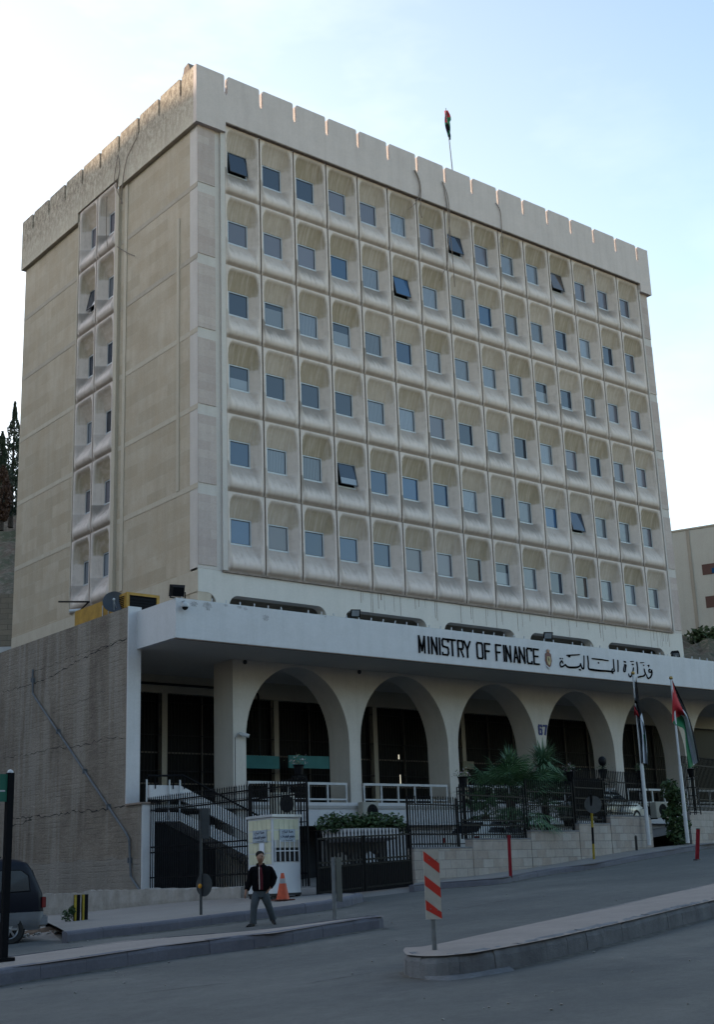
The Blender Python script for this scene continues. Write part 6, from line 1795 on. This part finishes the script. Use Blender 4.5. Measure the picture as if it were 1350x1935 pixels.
def cypress(u, vb, vt, wpx, t, label, seed, mt='cyp'):
    b0 = Vector(at(u, vb, t)); zt = at(u, vt, t)[2]; hgt = zt-b0.z; wm = wpx*t/F_/2
    e = empty('cypress_tree' if mt == 'cyp' else 'broadleaf_tree', tuple(b0), label, 'tree', 'trees on the slope behind the tower')
    MB().tube([b0-Vector((0,0,.5)), b0+Vector((0,0,hgt*.85))], [.22,.04], 8).build('trunk', M['bark'], e)
    r = random.Random(seed); m = MB()
    for k in range(5200):
        f_ = r.random()**1.15; z = hgt*(.06+.94*f_)
        rad = wm*(min(1, (1-f_)*1.75+.04))*(1+.22*math.sin(z*2.3+seed)+.15*math.sin(z*5.1)) if mt == 'cyp' else wm*math.sin(math.pi*min(.98, .15+.85*f_))**.7
        a = r.uniform(0, 6.283); rr_ = rad*math.sqrt(r.uniform(.12, 1)); clump = math.sin(a*3+z*1.9)+math.sin(a*5-z*3.1)
        if clump < -.75: continue
        q = b0+Vector((rr_*math.cos(a), rr_*math.sin(a), z)); s_ = r.uniform(.10,.22)
        d = Vector((math.cos(a)*.4+r.uniform(-.3,.3), math.sin(a)*.4+r.uniform(-.3,.3), 1 if mt == 'cyp' else r.uniform(-1,1))).normalized(); tt = d.orthogonal(); tt = Matrix.Rotation(r.uniform(0,6), 3, d) @ tt; tt.normalize()
        m.add([q-tt*s_*.3, q-d*s_*.5, q+tt*s_*.3, q+d*s_], [(0,1,2,3)])
    m.build('crown', M[mt], e); return e
cypress(20, 985, 736, 44, 100, 'tall dark pointed cypress at the left edge above the slope', 3)
cypress(-2, 985, 800, 40, 98, 'dark cypress cut by the left picture edge, lower than the pointed one', 6)
cypress(2, 990, 872, 34, 95, 'reddish brown leafy tree in front of the dark cypresses', 9, 'rust')
cypress(40, 985, 770, 40, 104, 'dark cypress mostly hidden behind the tower edge', 12)
# right background: beige building on a rocky bank
B0 = Vector(at(1272, 1006, 90)); B1 = Vector(at(1350, 998, 88.6)); bd = (B1-B0); bd.z = 0; bl_ = bd.length; bd.normalize(); bn = Vector((-bd.y, bd.x, 0))
zt = B0.z; zb = at(1300, 1200, 89)[2] - 3
M['beige'] = concrete('beige_plaster', (.42,.395,.35), (.33,.30,.26), .3, .6)
bb = empty('background_building', (B0.x, B0.y, zb), 'plain beige building with small windows behind the right end of the tower', 'building')
Bn = B1 + bd*14
def bq(s_, z, o_=0): q = B0 + bd*s_ - bn*o_; return Vector((q.x, q.y, z))
MB().prism([bq(-3, zb), bq(14, zb), bq(14, zt), bq(-3, zt)], tuple(bn*9)).build('wall', M['beige'], bb)
MB().prism([bq(-3.05, zt, .05), bq(14.05, zt, .05), bq(14.05, zt+.12, .05), bq(-3.05, zt+.12, .05)], tuple(bn*9.1)).build('roof_edge', M['conc_side'], bb)
MB().prism([bq(.9, zb, .03), bq(1.12, zb, .03), bq(1.12, zt, .03), bq(.9, zt, .03)], tuple(bn*.05)).build('wall_joint', M['conc_side_d'], bb)
fp = (bq(0, zt)[:], bn[:])
for (u0, v0, u1, v1) in ((1329,1062,1362,1087),(1336,1123,1366,1149),(1344,1184,1372,1210)):
    a = Vector(onP(u0, v1, *fp)); b_ = Vector(onP(u1, v0, *fp)); d_ = (b_-a); z0, z1 = a.z, b_.z; w_ = Vector((b_.x-a.x, b_.y-a.y, 0))
    w1 = MB().prism([(a.x-bn.x*.02,a.y-bn.y*.02,z0), (a.x+w_.x-bn.x*.02,a.y+w_.y-bn.y*.02,z0), (a.x+w_.x-bn.x*.02,a.y+w_.y-bn.y*.02,z1), (a.x-bn.x*.02,a.y-bn.y*.02,z1)], tuple(bn*.03)).build('window', mat('window_recess_brown', (.10,.05,.04), .8, .1), bb)
    s0 = .5*w_; MB().prism([(a.x+s0.x-bn.x*.03,a.y+s0.y-bn.y*.03,z0+.05), (a.x+w_.x-bn.x*.03,a.y+w_.y-bn.y*.03,z0+.05), (a.x+w_.x-bn.x*.03,a.y+w_.y-bn.y*.03,z1-(z1-z0)*.45), (a.x+s0.x-bn.x*.03,a.y+s0.y-bn.y*.03,z1-(z1-z0)*.45)], tuple(bn*.008)).build('pane', GL[1], w1)
rows = []
for k in range(12):
    f_ = k/11; t = 66+(96-66)*f_; vv = 1262 + (1196-1262)*min(1, f_*1.3)
    p = vlateral(1320, vv, t); rows.append([tuple(p + sd*((-120+420*j/24)*t/F_) + Vector((0,0,random.Random(k*31+j).uniform(-.45,.45)))) for j in range(25)])
rows.append([(p[0]+10, p[1]+20, p[2]+1) for p in rows[-1]])
struct(MB().grid(rows).build('hill', M['hill'], None, smooth=True))
m = leafcloud([((vlateral(1318+j*14, 1205-(j%2)*5, 84)), (1.0,.8,.6)) for j in range(5)], 900, .16, 5)
tag(m.build('shrub', M['palegreen']), 'scrubby bushes on the rocky bank at the foot of the beige building', 'shrub')
# buildings across the street, behind the viewer: they shade the street and reflect in the windows
M['warm'] = concrete('warm_stone_facade', (.38,.33,.25), (.28,.24,.19), .2, .5)
for k, (x0, x1, h_, lb) in enumerate(((-78,-44,20,'beige stone building across the street, far left behind the viewer'),(-41,2,24,'tallest beige stone building across the street, straight behind the viewer'),(5,48,21,'beige stone building across the street, right behind the viewer'))):
    e = empty('street_building', ((x0+x1)/2, -66, -2), lb, 'building', 'buildings across the street')
    MB().box((x0, -74, -4), (x1, -58, h_)).build('wall', M['warm'], e)
    m = MB()
    for i in range(int((x1-x0)/3.2)):
        for j in range(5): m.box((x0+1+i*3.2, -57.99, 2.2+j*3.1), (x0+2.5+i*3.2, -57.9, 3.9+j*3.1))
    m.build('windows', GL[0], e)
# ================================================================== CAMERA AND LIGHT
cd = bpy.data.cameras.new('camera'); cam = bpy.data.objects.new('camera', cd); COL.objects.link(cam)
r3 = Matrix(((RM[0,0], RM[0,2], -RM[0,1]), (RM[1,0], RM[1,2], -RM[1,1]), (RM[2,0], RM[2,2], -RM[2,1])))
cam.matrix_world = Matrix.Translation((C0[0], C0[1], C0[2]+ZO)) @ r3.to_4x4()
cd.sensor_fit = 'HORIZONTAL'; cd.sensor_width = 36; cd.lens = F_*36/1350
cd.shift_x = (675-PX)/1350; cd.shift_y = -(967.5-PY)/1350
cd.clip_start = .1; cd.clip_end = 2000
sc.camera = cam
SUN_EL = R_(13.5)
sdv = Vector((SUNAZ.x*math.cos(SUN_EL), SUNAZ.y*math.cos(SUN_EL), math.sin(SUN_EL)))
sl = bpy.data.lights.new('sun', 'SUN'); sl.energy = 2.0; sl.angle = R_(.6); sl.color = (1, .80, .58)
so = bpy.data.objects.new('sun', sl); COL.objects.link(so); so.rotation_euler = sdv.to_track_quat('Z', 'Y').to_euler()
w = bpy.data.worlds.new('World'); sc.world = w; w.use_nodes = True
n, l = w.node_tree.nodes, w.node_tree.links
bg = n['Background']; sky = n.new('ShaderNodeTexSky'); sky.sky_type = 'NISHITA'; sky.sun_disc = False
sky.sun_elevation = SUN_EL; sky.sun_rotation = math.atan2(SUNAZ.x, SUNAZ.y) % (2*math.pi)
sky.air_density = 1.3; sky.dust_density = 1.5; sky.ozone_density = 1.2; sky.altitude = 700
tc = n.new('ShaderNodeTexCoord').outputs['Generated']
f1 = ramp(n, l, noise(n, l, tc, 2.2, 6, .6, (1, 1, 2.6)), [(.42, 0), (.68, 1)])
dt = n.new('ShaderNodeVectorMath'); dt.operation = 'DOT_PRODUCT'; l.new(tc, dt.inputs[0]); dt.inputs[1].default_value = (-.12, .99, .05)
gl_ = n.new('ShaderNodeMapRange'); gl_.interpolation_type = 'SMOOTHSTEP'; l.new(dt.outputs['Value'], gl_.inputs[0])
gl_.inputs[1].default_value = .15; gl_.inputs[2].default_value = .95
fac = mathn(n, l, 'MULTIPLY', gl_.outputs[0], mathn(n, l, 'ADD', mathn(n, l, 'MULTIPLY', f1, .45), .50))
hsv = n.new('ShaderNodeHueSaturation'); hsv.inputs['Saturation'].default_value = .08; hsv.inputs['Value'].default_value = 1.7
l.new(sky.outputs[0], hsv.inputs['Color'])
l.new(mix(n, l, fac, sky.outputs[0], hsv.outputs[0]), bg.inputs[0])
bg.inputs[1].default_value = .15
sc.view_settings.view_transform = 'Standard'; sc.view_settings.look = 'None'; sc.view_settings.gamma = 1
sc.view_settings.exposure = 1.62
sc.render.engine = 'CYCLES'
sc.cycles.max_bounces = 6
